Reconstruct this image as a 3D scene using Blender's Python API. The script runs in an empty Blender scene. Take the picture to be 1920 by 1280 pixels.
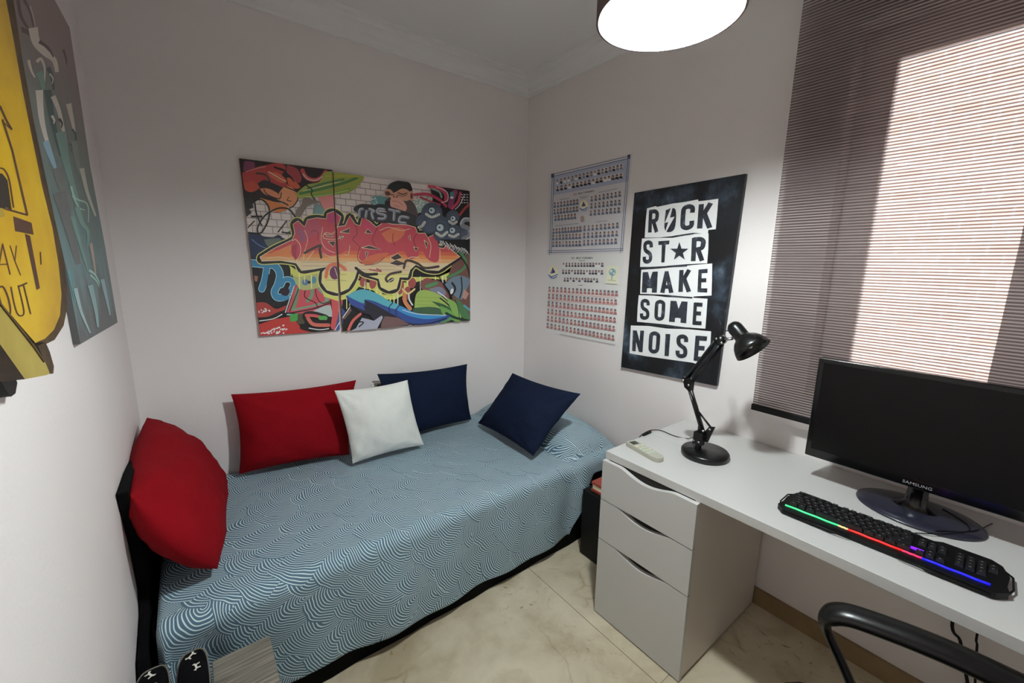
import bpy, math, random
from mathutils import Vector, Matrix, noise
from mathutils.geometry import tessellate_polygon
random.seed(7)
PI = math.pi
sc = bpy.context.scene
COL = sc.collection

# ------------------------------------------------------------------ camera
F = 784.2
CAM = Vector((-1.8686, -2.268, 1.4769))
YAW, PITCH, ROLL = 0.6602, -0.1873, 0.0135
FW = Vector((math.sin(YAW)*math.cos(PITCH), math.cos(YAW)*math.cos(PITCH), math.sin(PITCH)))
_r = Vector((math.cos(YAW), -math.sin(YAW), 0)); _u = _r.cross(FW)
RT = _r*math.cos(ROLL) + _u*math.sin(ROLL)
UP = _u*math.cos(ROLL) - _r*math.sin(ROLL)
cd = bpy.data.cameras.new('camera'); cam = bpy.data.objects.new('camera', cd); COL.objects.link(cam)
cam.matrix_world = Matrix(((RT.x, UP.x, -FW.x, CAM.x), (RT.y, UP.y, -FW.y, CAM.y), (RT.z, UP.z, -FW.z, CAM.z), (0, 0, 0, 1)))
cd.sensor_width = 36; cd.lens = F*36/1920; cd.clip_start = 0.02
sc.camera = cam

def at(px, py, ax, val):
    """the place where the sight line of a measured spot meets the plane ax = val"""
    d = FW + RT*((px-960)/F) - UP*((py-640)/F)
    i = 'xyz'.index(ax)
    return CAM + d*((val-CAM[i])/d[i])

# ------------------------------------------------------------------ sky, sun, exposure
w = bpy.data.worlds.new('sky'); sc.world = w; w.use_nodes = True
bg = w.node_tree.nodes['Background']; bg.inputs[0].default_value = (0.66, 0.76, 0.92, 1); bg.inputs[1].default_value = 8.0
sun = bpy.data.lights.new('sun', 'SUN'); sun.energy = 3.0; sun.color = (1, .93, .84); sun.angle = .02
so = bpy.data.objects.new('sun', sun); COL.objects.link(so); so.rotation_euler = Vector((-.75, -.25, .95)).to_track_quat('Z', 'Y').to_euler()
vs = sc.view_settings; vs.view_transform = 'Standard'; vs.look = 'None'; vs.gamma = 1; vs.use_curve_mapping = False
vs.exposure = 0.0
LAMP_POWER = 1060.0      # emission strength of the ceiling lamp's diffuser
K = 1.9               # photograph colour -> paint colour

# ------------------------------------------------------------------ materials
def lin(c):
    c = c/255.0
    return c/12.92 if c <= .04045 else ((c+.055)/1.055)**2.4
_m = {}
def mat(rgb, rough=.6, metal=0, k=None, spec=.5, name=None, bump=None, emit=0):
    key = (tuple(rgb), rough, metal, k, spec, name, bump, emit)
    if key in _m: return _m[key]
    m = bpy.data.materials.new(name or 'paint'); m.use_nodes = True
    b = m.node_tree.nodes['Principled BSDF']
    kk = K if k is None else k
    c = [min(.92, lin(v)*kk) for v in rgb]
    b.inputs['Base Color'].default_value = (*c, 1)
    b.inputs['Roughness'].default_value = rough; b.inputs['Metallic'].default_value = metal
    b.inputs['Specular IOR Level'].default_value = spec
    if emit:
        b.inputs['Emission Color'].default_value = (*[lin(v) for v in rgb], 1); b.inputs['Emission Strength'].default_value = emit
    if bump:
        nt = m.node_tree; tc = nt.nodes.new('ShaderNodeTexCoord'); n = nt.nodes.new('ShaderNodeTexNoise'); bp = nt.nodes.new('ShaderNodeBump')
        n.inputs['Scale'].default_value = bump[0]; n.inputs['Detail'].default_value = 4
        bp.inputs['Strength'].default_value = bump[1]; bp.inputs['Distance'].default_value = .004
        nt.links.new(tc.outputs['Object'], n.inputs['Vector']); nt.links.new(n.outputs['Fac'], bp.inputs['Height']); nt.links.new(bp.outputs['Normal'], b.inputs['Normal'])
    _m[key] = m; return m

class NT:
    """small node-graph writer"""
    def __init__(s, name, rough=.6):
        s.m = bpy.data.materials.new(name); s.m.use_nodes = True; s.t = s.m.node_tree
        s.b = s.t.nodes['Principled BSDF']; s.b.inputs['Roughness'].default_value = rough
    def n(s, kind, **kw):
        x = s.t.nodes.new('ShaderNode'+kind)
        for k, v in kw.items():
            if k.startswith('_'): setattr(x, k[1:], v)
            else: s.put(x.inputs[k.replace('__', ' ')] if not k[0] == 'i' or not k[1:].isdigit() else x.inputs[int(k[1:])], v)
        return x
    def put(s, inp, v):
        if isinstance(v, bpy.types.NodeSocket): s.t.links.new(v, inp)
        else: inp.default_value = v
    def math(s, op, a, b=0.0):
        x = s.t.nodes.new('ShaderNodeMath'); x.operation = op; s.put(x.inputs[0], a); s.put(x.inputs[1], b); return x.outputs[0]
    def vmath(s, op, a, b=(0, 0, 0)):
        x = s.t.nodes.new('ShaderNodeVectorMath'); x.operation = op; s.put(x.inputs[0], a); s.put(x.inputs[1], b); return x.outputs['Value'] if op in ('DISTANCE', 'LENGTH') else x.outputs[0]
    def ramp(s, fac, stops, interp='LINEAR'):
        x = s.t.nodes.new('ShaderNodeValToRGB'); s.put(x.inputs[0], fac); e = x.color_ramp.elements; x.color_ramp.interpolation = interp
        while len(e) < len(stops): e.new(.5)
        for q, (p, c) in zip(e, stops): q.position = p; q.color = (*c, 1) if len(c) == 3 else c
        return x.outputs['Color']
    def mix(s, f, a, b):
        x = s.t.nodes.new('ShaderNodeMix'); x.data_type = 'RGBA'; s.put(x.inputs[0], f); s.put(x.inputs[6], a); s.put(x.inputs[7], b); return x.outputs[2]
    def coord(s, which='Object'):
        return s.t.nodes.new('ShaderNodeTexCoord').outputs[which]
def C4(r, g, b, k=None):
    kk = K if k is None else k
    return (min(.92, lin(r)*kk), min(.92, lin(g)*kk), min(.92, lin(b)*kk), 1)
def C3(r, g, b, k=None): return C4(r, g, b, k)[:3]

def m_wall():
    t = NT('wall_paint', .75); co = t.coord()
    n = t.n('TexNoise', Vector=co, Scale=90.0, Detail=3.0); n2 = t.n('TexNoise', Vector=co, Scale=1.5, Detail=2.0)
    t.put(t.b.inputs['Base Color'], t.ramp(n2.outputs['Fac'], [(.35, (.83, .765, .755)), (.65, (.86, .805, .795))]))
    bp = t.n('Bump', Strength=.25, Distance=.002, Height=n.outputs['Fac']); t.put(t.b.inputs['Normal'], bp.outputs[0]); return t.m
def m_marble():
    t = NT('marble_floor', .22); co = t.coord()
    d = t.n('TexNoise', Vector=co, Scale=1.7, Detail=5.0); w = t.vmath('ADD', co, t.vmath('SCALE', d.outputs['Color']))
    x = t.t.nodes.new('ShaderNodeVectorMath'); x.operation = 'SCALE'; t.put(x.inputs[0], d.outputs['Color']); x.inputs['Scale'].default_value = .5
    w = t.vmath('ADD', co, x.outputs[0])
    big = t.n('TexNoise', Vector=w, Scale=2.6, Detail=7.0, Roughness=.6)
    base = t.ramp(big.outputs['Fac'], [(.32, C3(140, 128, 106)), (.45, C3(160, 150, 130)), (.58, C3(169, 160, 141)), (.72, C3(148, 136, 113))])
    v = t.n('TexVoronoi', Vector=w, Scale=2.3, _feature='DISTANCE_TO_EDGE')
    vein = t.ramp(v.outputs['Distance'], [(0, (1, 1, 1)), (.012, (.25, .25, .25)), (.03, (0, 0, 0))])
    msk = t.n('TexNoise', Vector=co, Scale=4.0, Detail=2.0); mk = t.ramp(msk.outputs['Fac'], [(.5, (0, 0, 0)), (.62, (1, 1, 1))])
    f = t.math('MULTIPLY', t.math('MULTIPLY', vein, mk), .55)
    base = t.mix(f, base, C4(110, 88, 58))
    sp = t.n('TexNoise', Vector=w, Scale=22.0, Detail=6.0, Roughness=.7); spm = t.ramp(sp.outputs['Fac'], [(.57, (0, 0, 0)), (.66, (1, 1, 1))])
    clus = t.n('TexNoise', Vector=co, Scale=3.1, Detail=2.0); cm = t.ramp(clus.outputs['Fac'], [(.52, (0, 0, 0)), (.62, (1, 1, 1))])
    base = t.mix(t.math('MULTIPLY', t.math('MULTIPLY', spm, cm), .7), base, C4(100, 80, 48))
    t.put(t.b.inputs['Base Color'], base); return t.m
def m_cover():
    """slate bedspread printed with overlapping fans of thin pale arcs"""
    t = NT('bedspread_cloth', .85); uv = t.coord('UV')
    def sc3(v, f):
        x = t.t.nodes.new('ShaderNodeVectorMath'); x.operation = 'SCALE'; t.put(x.inputs[0], v); x.inputs['Scale'].default_value = f; return x.outputs[0]
    nz = t.n('TexNoise', Vector=uv, Scale=6.0, Detail=1.0); p = t.vmath('ADD', uv, sc3(t.vmath('SUBTRACT', nz.outputs['Color'], (.5, .5, .5)), .045))
    nz = t.n('TexNoise', Vector=uv, Scale=26.0, Detail=0.0); p = t.vmath('ADD', p, sc3(t.vmath('SUBTRACT', nz.outputs['Color'], (.5, .5, .5)), .010))
    sp = t.n('SeparateXYZ', Vector=p); M = t.math; ca, sa = math.cos(1.0), math.sin(1.0)
    X = M('SUBTRACT', M('MULTIPLY', sp.outputs['X'], ca), M('MULTIPLY', sp.outputs['Y'], sa)); Y = M('ADD', M('MULTIPLY', sp.outputs['X'], sa), M('MULTIPLY', sp.outputs['Y'], ca))
    Wd, Hh = .118, .098
    base = M('FLOOR', M('DIVIDE', Y, Hh)); D = None; E = None
    for m in range(0, 4):
        j = M('ADD', base, float(m)); par = M('MULTIPLY', M('FLOORED_MODULO', j, 2.0), .5)
        xs = M('ADD', M('DIVIDE', X, Wd), par); ci = M('FLOOR', xs); fx = M('SUBTRACT', M('SUBTRACT', xs, ci), .5)
        cb = t.n('CombineXYZ', X=ci, Y=j, Z=.37); wn = t.n('TexWhiteNoise', Vector=cb.outputs[0]); jt = t.n('SeparateColor', Color=wn.outputs['Color'])
        dx = M('MULTIPLY', M('SUBTRACT', fx, M('MULTIPLY', M('SUBTRACT', jt.outputs[0], .5), .55)), Wd)
        dy = M('SUBTRACT', M('SUBTRACT', M('MULTIPLY', M('ADD', j, .5), Hh), Y), M('MULTIPLY', M('SUBTRACT', jt.outputs[1], .5), .03))
        d = M('SQRT', M('ADD', M('MULTIPLY', M('MULTIPLY', dx, dx), 1.25), M('MULTIPLY', M('MULTIPLY', dy, dy), .85)))
        R = M('ADD', .10, M('MULTIPLY', jt.outputs[2], .10))
        if D is None: D = d; E = M('ABSOLUTE', M('SUBTRACT', d, R))
        else:
            f = M('LESS_THAN', d, R)
            D = M('ADD', M('MULTIPLY', D, M('SUBTRACT', 1.0, f)), M('MULTIPLY', d, f))
            e2 = M('ABSOLUTE', M('SUBTRACT', d, R)); E = M('ADD', M('MULTIPLY', M('MINIMUM', E, e2), M('SUBTRACT', 1.0, f)), M('MULTIPLY', e2, f))
    s = M('SINE', M('MULTIPLY', D, 2*PI/.0080))
    line = t.ramp(M('ADD', M('MULTIPLY', s, .5), .5), [(.64, (0, 0, 0)), (.94, (1, 1, 1))])
    f = line
    big = t.n('TexNoise', Vector=uv, Scale=1.6, Detail=1.0)
    dark = t.mix(big.outputs['Fac'], C4(58, 82, 99), C4(72, 96, 112))
    t.put(t.b.inputs['Base Color'], t.mix(f, dark, C4(172, 188, 197)))
    we = t.n('TexNoise', Vector=uv, Scale=400.0, Detail=1.0)
    t.put(t.b.inputs['Normal'], t.n('Bump', Strength=.15, Distance=.001, Height=we.outputs['Fac']).outputs[0])
    return t.m
def m_cloth(name, rgb, k=None):
    t = NT(name, .9); co = t.coord()
    n = t.n('TexNoise', Vector=co, Scale=350.0, Detail=2.0); n2 = t.n('TexNoise', Vector=co, Scale=9.0, Detail=3.0)
    a = C4(*rgb, k); b = tuple(min(.95, q*1.18) for q in a[:3])+(1,)
    t.put(t.b.inputs['Base Color'], t.mix(n2.outputs['Fac'], a, b)); t.b.inputs['Specular IOR Level'].default_value = .12
    bp = t.n('Bump', Strength=.3, Distance=.002, Height=n.outputs['Fac'])
    bp2 = t.n('Bump', Strength=.35, Distance=.02, Height=n2.outputs['Fac'], Normal=bp.outputs[0]); t.put(t.b.inputs['Normal'], bp2.outputs[0]); return t.m
def m_blind():
    t = NT('woven_shade', .8); co = t.coord(); sx = t.n('SeparateXYZ', Vector=co)
    wob = t.n('TexNoise', Vector=t.vmath('MULTIPLY', co, (1, 2.5, 60)), Scale=1.0, Detail=3.0)
    z = t.math('ADD', sx.outputs['Z'], t.math('MULTIPLY', wob.outputs['Fac'], .0022))
    s = t.math('SINE', t.math('MULTIPLY', z, 2*PI/.0098))
    thr = t.n('TexNoise', Vector=t.vmath('MULTIPLY', co, (1, 5, 420)), Scale=1.0, Detail=2.0)
    s2 = t.math('ADD', s, t.math('MULTIPLY', t.math('SUBTRACT', thr.outputs['Fac'], .5), 1.5))
    tr = t.ramp(t.math('ADD', t.math('MULTIPLY', s2, .5), .5), [(.25, (.10, .10, .10)), (.80, (.52, .52, .52))])
    col = t.ramp(t.math('ADD', t.math('MULTIPLY', s2, .5), .5), [(.2, C3(58, 50, 50)), (.7, C3(116, 108, 108))])
    dif = t.n('BsdfDiffuse', Color=col); tl = t.n('BsdfTranslucent', Color=col)
    a = t.n('MixShader', Fac=.35); t.t.links.new(dif.outputs[0], a.inputs[1]); t.t.links.new(tl.outputs[0], a.inputs[2])
    tp = t.n('BsdfTransparent', Color=(1, .93, .9, 1)); b = t.n('MixShader', Fac=tr); t.t.links.new(a.outputs[0], b.inputs[1]); t.t.links.new(tp.outputs[0], b.inputs[2])
    t.t.links.new(b.outputs[0], t.t.nodes['Material Output'].inputs['Surface']); return t.m
def m_glass():
    t = NT('window_glass', .02); fr = t.n('Fresnel', IOR=1.45); tp = t.n('BsdfTransparent', Color=(.95, .97, .96, 1)); gl = t.n('BsdfGlossy', Roughness=.02)
    a = t.n('MixShader', Fac=fr.outputs[0]); t.t.links.new(tp.outputs[0], a.inputs[1]); t.t.links.new(gl.outputs[0], a.inputs[2])
    t.t.links.new(a.outputs[0], t.t.nodes['Material Output'].inputs['Surface']); return t.m
def m_cloud(name, stops, scale, rough=.5, stretch=(1, 1, 1), detail=6.0, lo=None):
    t = NT(name, rough); co = t.vmath('MULTIPLY', t.coord(), stretch)
    n = t.n('TexNoise', Vector=co, Scale=scale, Detail=detail, Roughness=.6)
    t.put(t.b.inputs['Base Color'], t.ramp(n.outputs['Fac'], stops)); return t.m
def m_brick():
    t = NT('facade_brick', .8); co = t.coord(); sx = t.n('SeparateXYZ', Vector=co)
    cb = t.n('CombineXYZ', X=sx.outputs['Y'], Y=sx.outputs['Z'])
    b = t.n('TexBrick', Vector=cb.outputs[0], Color1=(.60, .37, .27, 1), Color2=(.68, .45, .34, 1), Mortar=(.72, .58, .48, 1), Scale=2.0); t.put(t.b.inputs['Base Color'], b.outputs[0]); return t.m
def m_woodgrain():
    t = NT('grey_wood_grain', .55); co = t.vmath('MULTIPLY', t.coord(), (6, 150, 150))
    n = t.n('TexNoise', Vector=co, Scale=1.0, Detail=4.0)
    t.put(t.b.inputs['Base Color'], t.ramp(n.outputs['Fac'], [(.3, C3(62, 59, 52)), (.5, C3(92, 88, 80)), (.7, C3(116, 111, 101))])); return t.m

WALL = m_wall(); MARBLE = m_marble(); COVER = m_cover()
RED = m_cloth('red_cloth', (112, 7, 16), 1.35); NAVY = m_cloth('navy_cloth', (15, 23, 42), 1.3); WHITEC = m_cloth('white_cloth', (190, 190, 186), 1.5)
BLACKC = m_cloth('black_cloth', (6, 6, 9), 1.0); BLIND = m_blind(); GLASS = m_glass()
LAM = mat((188, 186, 184), .38, name='white_laminate', k=1.22); LAMEDGE = mat((178, 170, 162), .5, name='laminate_edge', k=1.6)
CEILM = mat((190, 188, 187), .8, name='ceiling_paint', k=1.65)
BLK = mat((11, 11, 12), .3, name='black_enamel', k=1.0); BLKM = mat((8, 8, 9), .5, name='black_plastic', spec=.3, k=1.0); BLKG = mat((4, 4, 5), .15, name='gloss_black', k=1.0)
CHROME = mat((150, 150, 150), .25, 1, name='steel'); BRN = mat((60, 47, 38), .6, name='dark_gap')

# ------------------------------------------------------------------ mesh building
class MB:
    def __init__(s): s.v = []; s.f = []; s.mi = []; s.sm = []; s.mats = []; s.uv = {}
    def mid(s, m):
        if m not in s.mats: s.mats.append(m)
        return s.mats.index(m)
    def add(s, vs, fs, m, smooth=False):
        o = len(s.v); s.v += [Vector(p) for p in vs]; k = s.mid(m)
        for f in fs: s.f.append(tuple(i+o for i in f)); s.mi.append(k); s.sm.append(smooth)
        return s
    def box(s, a, b, m, M=None):
        x0, y0, z0 = a; x1, y1, z1 = b
        vs = [Vector(p) for p in ((x0,y0,z0),(x1,y0,z0),(x1,y1,z0),(x0,y1,z0),(x0,y0,z1),(x1,y0,z1),(x1,y1,z1),(x0,y1,z1))]
        if M: vs = [M @ p for p in vs]
        return s.add(vs, [(0,3,2,1),(4,5,6,7),(0,1,5,4),(1,2,6,5),(2,3,7,6),(3,0,4,7)], m)
    def tube(s, pts, r, m, n=10, sy=1.0, cap=True, up=(0, 0, 1)):
        pts = [Vector(p) for p in pts]; rs = r if isinstance(r, (list, tuple)) else [r]*len(pts); vs = []
        prev = None
        for i, p in enumerate(pts):
            t = (pts[min(i+1, len(pts)-1)]-pts[max(i-1, 0)]).normalized()
            if prev is None:
                a = Vector(up).cross(t)
                if a.length < .1: a = Vector((1, 0, 0)).cross(t)
            else: a = prev - t*prev.dot(t)
            a.normalize(); prev = a; b = t.cross(a)
            for k in range(n):
                q = 2*PI*k/n; vs.append(p + a*math.cos(q)*rs[i] + b*math.sin(q)*rs[i]*sy)
        fs = []
        for i in range(len(pts)-1):
            for k in range(n): fs.append((i*n+k, i*n+(k+1) % n, (i+1)*n+(k+1) % n, (i+1)*n+k))
        if cap: fs += [tuple(range(n-1, -1, -1)), tuple((len(pts)-1)*n+k for k in range(n))]
        return s.add(vs, fs, m, True)
    def lathe(s, prof, m, n=40, M=None, cap=True, smooth=True):
        vs = []; fs = []
        for (r, z) in prof:
            for k in range(n):
                q = 2*PI*k/n; p = Vector((r*math.cos(q), r*math.sin(q), z)); vs.append(M @ p if M else p)
        for i in range(len(prof)-1):
            for k in range(n): fs.append((i*n+k, i*n+(k+1) % n, (i+1)*n+(k+1) % n, (i+1)*n+k))
        if cap: fs += [tuple(range(n-1, -1, -1)), tuple((len(prof)-1)*n+k for k in range(n))]
        return s.add(vs, fs, m, smooth)
    def prism(s, pts, d, m, mside=None):
        """closed outline pts (any plane) pushed by vector d"""
        pts = [Vector(p) for p in pts]; d = Vector(d); n = len(pts)
        tri = tessellate_polygon([pts]); vs = pts+[p+d for p in pts]
        s.add(vs, [tuple(t) for t in tri], m); s.add(vs, [tuple(i+n for i in t) for t in tri], m)
        return s.add(vs, [(i, (i+1) % n, (i+1) % n+n, i+n) for i in range(n)], mside or m)
    def build(s, name, parent=None, bevel=0, seg=2, autos=True, sub=0, kind=None):
        me = bpy.data.meshes.new(name); base = parent_origin(parent)
        me.from_pydata([p-base for p in s.v], [], s.f)
        for m in s.mats: me.materials.append(m)
        for i, p in enumerate(me.polygons): p.material_index = s.mi[i]; p.use_smooth = s.sm[i]
        me.update(); o = bpy.data.objects.new(name, me); COL.objects.link(o)
        if parent: o.parent = parent
        if bevel:
            b = o.modifiers.new('bevel', 'BEVEL'); b.width = bevel; b.segments = seg; b.limit_method = 'ANGLE'; b.angle_limit = .6; b.harden_normals = False
            for p in me.polygons: p.use_smooth = True
            wn = o.modifiers.new('wn', 'WEIGHTED_NORMAL'); wn.keep_sharp = True
        if kind: o['kind'] = kind
        return o
def parent_origin(p):
    b = Vector((0, 0, 0))
    while p: b = b + p.location; p = p.parent
    return b
def recenter(o):
    """give a top-level single mesh an origin at its own base"""
    me = o.data; n = len(me.vertices); c = Vector((0, 0, 0))
    for v in me.vertices: c += v.co
    c /= n; c.z = min(v.co.z for v in me.vertices)
    for v in me.vertices: v.co -= c
    o.location = c; return o
def thing(name, label, cat, loc=(0, 0, 0), group=None):
    o = bpy.data.objects.new(name, None); o.empty_display_size = .1; COL.objects.link(o); o.location = loc
    o['label'] = label; o['category'] = cat
    if group: o['group'] = group
    return o
def tag(o, label, cat, group=None):
    o['label'] = label; o['category'] = cat
    if group: o['group'] = group
    return o
def spline(pts, n=6):
    pts = [Vector(p) for p in pts]; out = []
    for i in range(len(pts)-1):
        p0 = pts[max(i-1, 0)]; p1 = pts[i]; p2 = pts[i+1]; p3 = pts[min(i+2, len(pts)-1)]
        for k in range(n):
            t = k/n; out.append(.5*((2*p1)+(p2-p0)*t+(2*p0-5*p1+4*p2-p3)*t*t+(3*p1-p0-3*p2+p3)*t**3))
    out.append(pts[-1]); return out

# ------------------------------------------------------------------ the room
W = 2.08; YF = -3.15; H = 2.60; ZC = 2.515
OY0, OY1, OZ0, OZ1 = -1.73, -2.95, .98, 2.27      # window opening in the right wall
def wall(name, boxes, m=WALL):
    b = MB()
    for a, c in boxes: b.box(a, c, m)
    return b.build(name, kind='structure')
MB().box((-W-.1, YF-.1, -.08), (.25, .1, 0), MARBLE).build('floor', kind='structure')
wall('wall_back', [((-W-.1, 0, 0), (.25, .1, H))])
wall('wall_left', [((-W-.1, YF, 0), (-W, 0, H))])
wall('wall_front', [((-W-.1, YF-.1, 0), (.25, YF, H))])
wall('wall_right', [((0, OY0, 0), (.25, 0, H)), ((0, YF, 0), (.25, OY1, H)), ((0, OY1, 0), (.25, OY0, OZ0)), ((0, OY1, OZ1), (.25, OY0, H))])
MB().box((-W-.1, YF-.1, H), (.25, .1, H+.08), CEILM).build('ceiling', kind='structure')
# plaster cornice: stepped cove along each wall
def cornice(name, p0, p1, inward):
    prof = [(0, H), (0, ZC), (.012, ZC), (.018, ZC+.012), (.03, ZC+.018), (.042, ZC+.035), (.062, ZC+.050), (.088, ZC+.058), (.092, ZC+.068), (.115, ZC+.072), (.118, H)]
    iv = Vector(inward); a = Vector(p0); c = Vector(p1); d = (c-a).normalized(); vs = []
    for e, base in ((1, a), (-1, c)):
        for (o, z) in prof:
            q = base + iv*o + d*o*e; vs.append((q.x, q.y, z))
    n = len(prof); fs = [(i, i+1, n+i+1, n+i) for i in range(n-1)]
    MB().add(vs, fs, CEILM).build(name, kind='structure')
cornice('trim_1', (-W, 0, 0), (0, 0, 0), (0, -1, 0)); cornice('trim_2', (0, 0, 0), (0, YF, 0), (-1, 0, 0))
cornice('trim_3', (-W, YF, 0), (-W, 0, 0), (1, 0, 0)); cornice('trim_4', (0, YF, 0), (-W, YF, 0), (0, 1, 0))
SK = m_cloud('marble_skirting', [(.3, C3(96, 78, 56)), (.7, C3(122, 102, 76))], 5, .25)
for nm, a, c in (('baseboard_right', (-.015, YF, 0), (0, 0, .075)), ('baseboard_back', (-W, -.015, 0), (-.015, 0, .075)), ('baseboard_left', (-W, YF, 0), (-W+.015, -.015, .075)), ('baseboard_front', (-W+.015, YF, 0), (-.015, YF+.015, .075))):
    MB().box(a, c, SK).build(nm, kind='structure')
# floor joints of the big marble tiles
jm = mat((104, 94, 74), .5, name='tile_joint'); b = MB()
for x in (-.679, -1.879): b.box((x-.0014, YF, 0), (x+.0014, 0, .0004), jm)
for y in (-.42, -1.62, -2.82): b.box((-W, y-.0011, 0), (0, y+.0011, .0004), jm)
b.build('trim_5', kind='structure')
# window: reveal, frame with two sashes, glass
win = bpy.data.objects.new('window_1', None); COL.objects.link(win); win.location = (.14, (OY0+OY1)/2, OZ0); win['kind'] = 'structure'
WF = mat((178, 176, 174), .4, name='window_frame_paint', k=1.5); b = MB()
x0, x1 = .10, .16
b.box((x0, OY1, OZ0), (x1, OY0, OZ0+.10), WF); b.box((x0, OY1, OZ1-.10), (x1, OY0, OZ1), WF)
b.box((x0, OY0-.095, OZ0+.1), (x1, OY0, OZ1-.1), WF); b.box((x0, OY1, OZ0+.1), (x1, OY1+.095, OZ1-.1), WF)
b.box((x0, -2.29, OZ0+.1), (x1, -2.18, OZ1-.1), WF)
b.build('window_frame', win, bevel=.004)
b = MB(); b.box((.128, OY1+.09, OZ0+.09), (.132, OY0-.09, OZ1-.09), GLASS); b.build('window_pane', win)
b = MB(); b.box((-.0, OY1, OZ0-.0), (.10, OY0, OZ0+.012), mat((170, 165, 158), .4, name='sill_stone')); b.build('window_sill', win)
# facade of the house across the street
b = MB(); BR = m_brick(); b.box((5.0, -9, -4), (5.4, 6, 4.9), BR)
fo = b.build('building'); tag(recenter(fo), 'salmon brick building seen through the window blind', 'building')

# ------------------------------------------------------------------ roller blind
BX = -.06; BY0 = -1.572; BY1 = -3.02; BZ0 = .889; BZB = .912
bl = thing('roller_blind', 'grey striped woven roller blind pulled down over the window', 'blind', (BX, (BY0+BY1)/2, BZ0))
b = MB(); n = 24
vs = []; 
for i in range(n+1):
    y = BY0+(BY1-BY0)*i/n
    for z in (BZB, 1.3, 1.7, 2.1, 2.44): vs.append((BX, y, z))
fs = [(i*5+k, i*5+k+1, (i+1)*5+k+1, (i+1)*5+k) for i in range(n) for k in range(4)]
b.add(vs, fs, BLIND).build('shade_fabric', bl)
b = MB(); b.box((BX-.005, BY1, BZ0), (BX+.005, BY0+.003, BZB+.002), BLKM); b.build('bottom_bar', bl, bevel=.002)
b = MB(); b.tube([(BX+.0, BY1, 2.465), (BX+.0, BY0, 2.465)], .024, mat((120, 115, 112), .5), 16); b.build('roller', bl)
b = MB(); b.box((BX-.03, BY0, 2.43), (0, BY0+.012, 2.5), BLKM); b.build('bracket', bl)
b = MB(); b.box((BX-.03, BY1-.012, 2.43), (0, BY1, 2.5), BLKM); b.build('bracket', bl)

# ------------------------------------------------------------------ ceiling lamp
LX, LY, LZ, LR = -.985, -1.665, 2.0, .149
cl = thing('pendant_lamp', 'round drum-shaded ceiling lamp, lit bright white', 'lamp', (LX, LY, LZ))
T = Matrix.Translation((LX, LY, 0))
SH = mat((96, 84, 84), .8, name='shade_cloth', k=1.2)
b = MB(); b.lathe([(LR, LZ), (LR+.004, LZ), (LR+.004, LZ+.125), (LR, LZ+.125), (LR, LZ)], SH, 64, T, cap=False); b.build('lamp_shade', cl)
em = bpy.data.materials.new('lit_bulb'); em.use_nodes = True; bs = em.node_tree.nodes['Principled BSDF']
bs.inputs['Base Color'].default_value = (.8, .8, .8, 1); bs.inputs['Emission Color'].default_value = (.90, .99, .99, 1); bs.inputs['Emission Strength'].default_value = LAMP_POWER
WIN = mat((236, 242, 238), .7, name='white_lining', k=1.0)
b = MB(); b.lathe([(LR-.0012, LZ+.001), (LR-.0012, LZ+.12)], WIN, 64, T, cap=False); b.build('shade_lining', cl)
tr_ = bpy.data.materials.new('translucent_top'); tr_.use_nodes = True; n1 = tr_.node_tree; d1 = n1.nodes.new('ShaderNodeBsdfDiffuse'); t1 = n1.nodes.new('ShaderNodeBsdfTranslucent'); m1 = n1.nodes.new('ShaderNodeMixShader')
d1.inputs[0].default_value = t1.inputs[0].default_value = (.9, .92, .9, 1); m1.inputs[0].default_value = .8
n1.links.new(d1.outputs[0], m1.inputs[1]); n1.links.new(t1.outputs[0], m1.inputs[2]); n1.links.new(m1.outputs[0], n1.nodes['Material Output'].inputs['Surface'])
vs = [(LX, LY, LZ+.106)]+[(LX+(LR-.0016)*math.cos(2*PI*k/64), LY+(LR-.0016)*math.sin(2*PI*k/64), LZ+.106) for k in range(64)]
b = MB(); b.add(vs, [(0, 1+k, 1+(k+1) % 64) for k in range(64)], tr_); b.build('reflector', cl)  # added disc, made translucent to pass bulb light up to the ceiling
b = MB(); b.lathe([(LR-.0016, LZ+.121), (LR-.0016, LZ+.1245)], WIN, 64, T, cap=False); b.build('top_ring', cl)
b = MB(); R_ = .040; b.lathe([(R_*math.sin(q), LZ+.056-R_*math.cos(q)) for q in [PI*k/12 for k in range(13)]], em, 24, T, cap=False); b.tube([(LX, LY, LZ+.08), (LX, LY, LZ+.105)], .014, WIN, 14); b.build('bulb', cl)
wm = mat((180, 180, 178), .5); b = MB(); b.lathe([(.01, LZ+.122), (.01, H-.03), (.05, H-.028), (.055, H)], wm, 24, T); b.build('ceiling_rose', cl)
b = MB()
for k in range(3):
    q = k*2*PI/3; b.tube([(LX, LY, LZ+.121), (LX+math.cos(q)*LR, LY+math.sin(q)*LR, LZ+.121)], .003, CHROME, 6)
b.build('shade_ring', cl)

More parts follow.
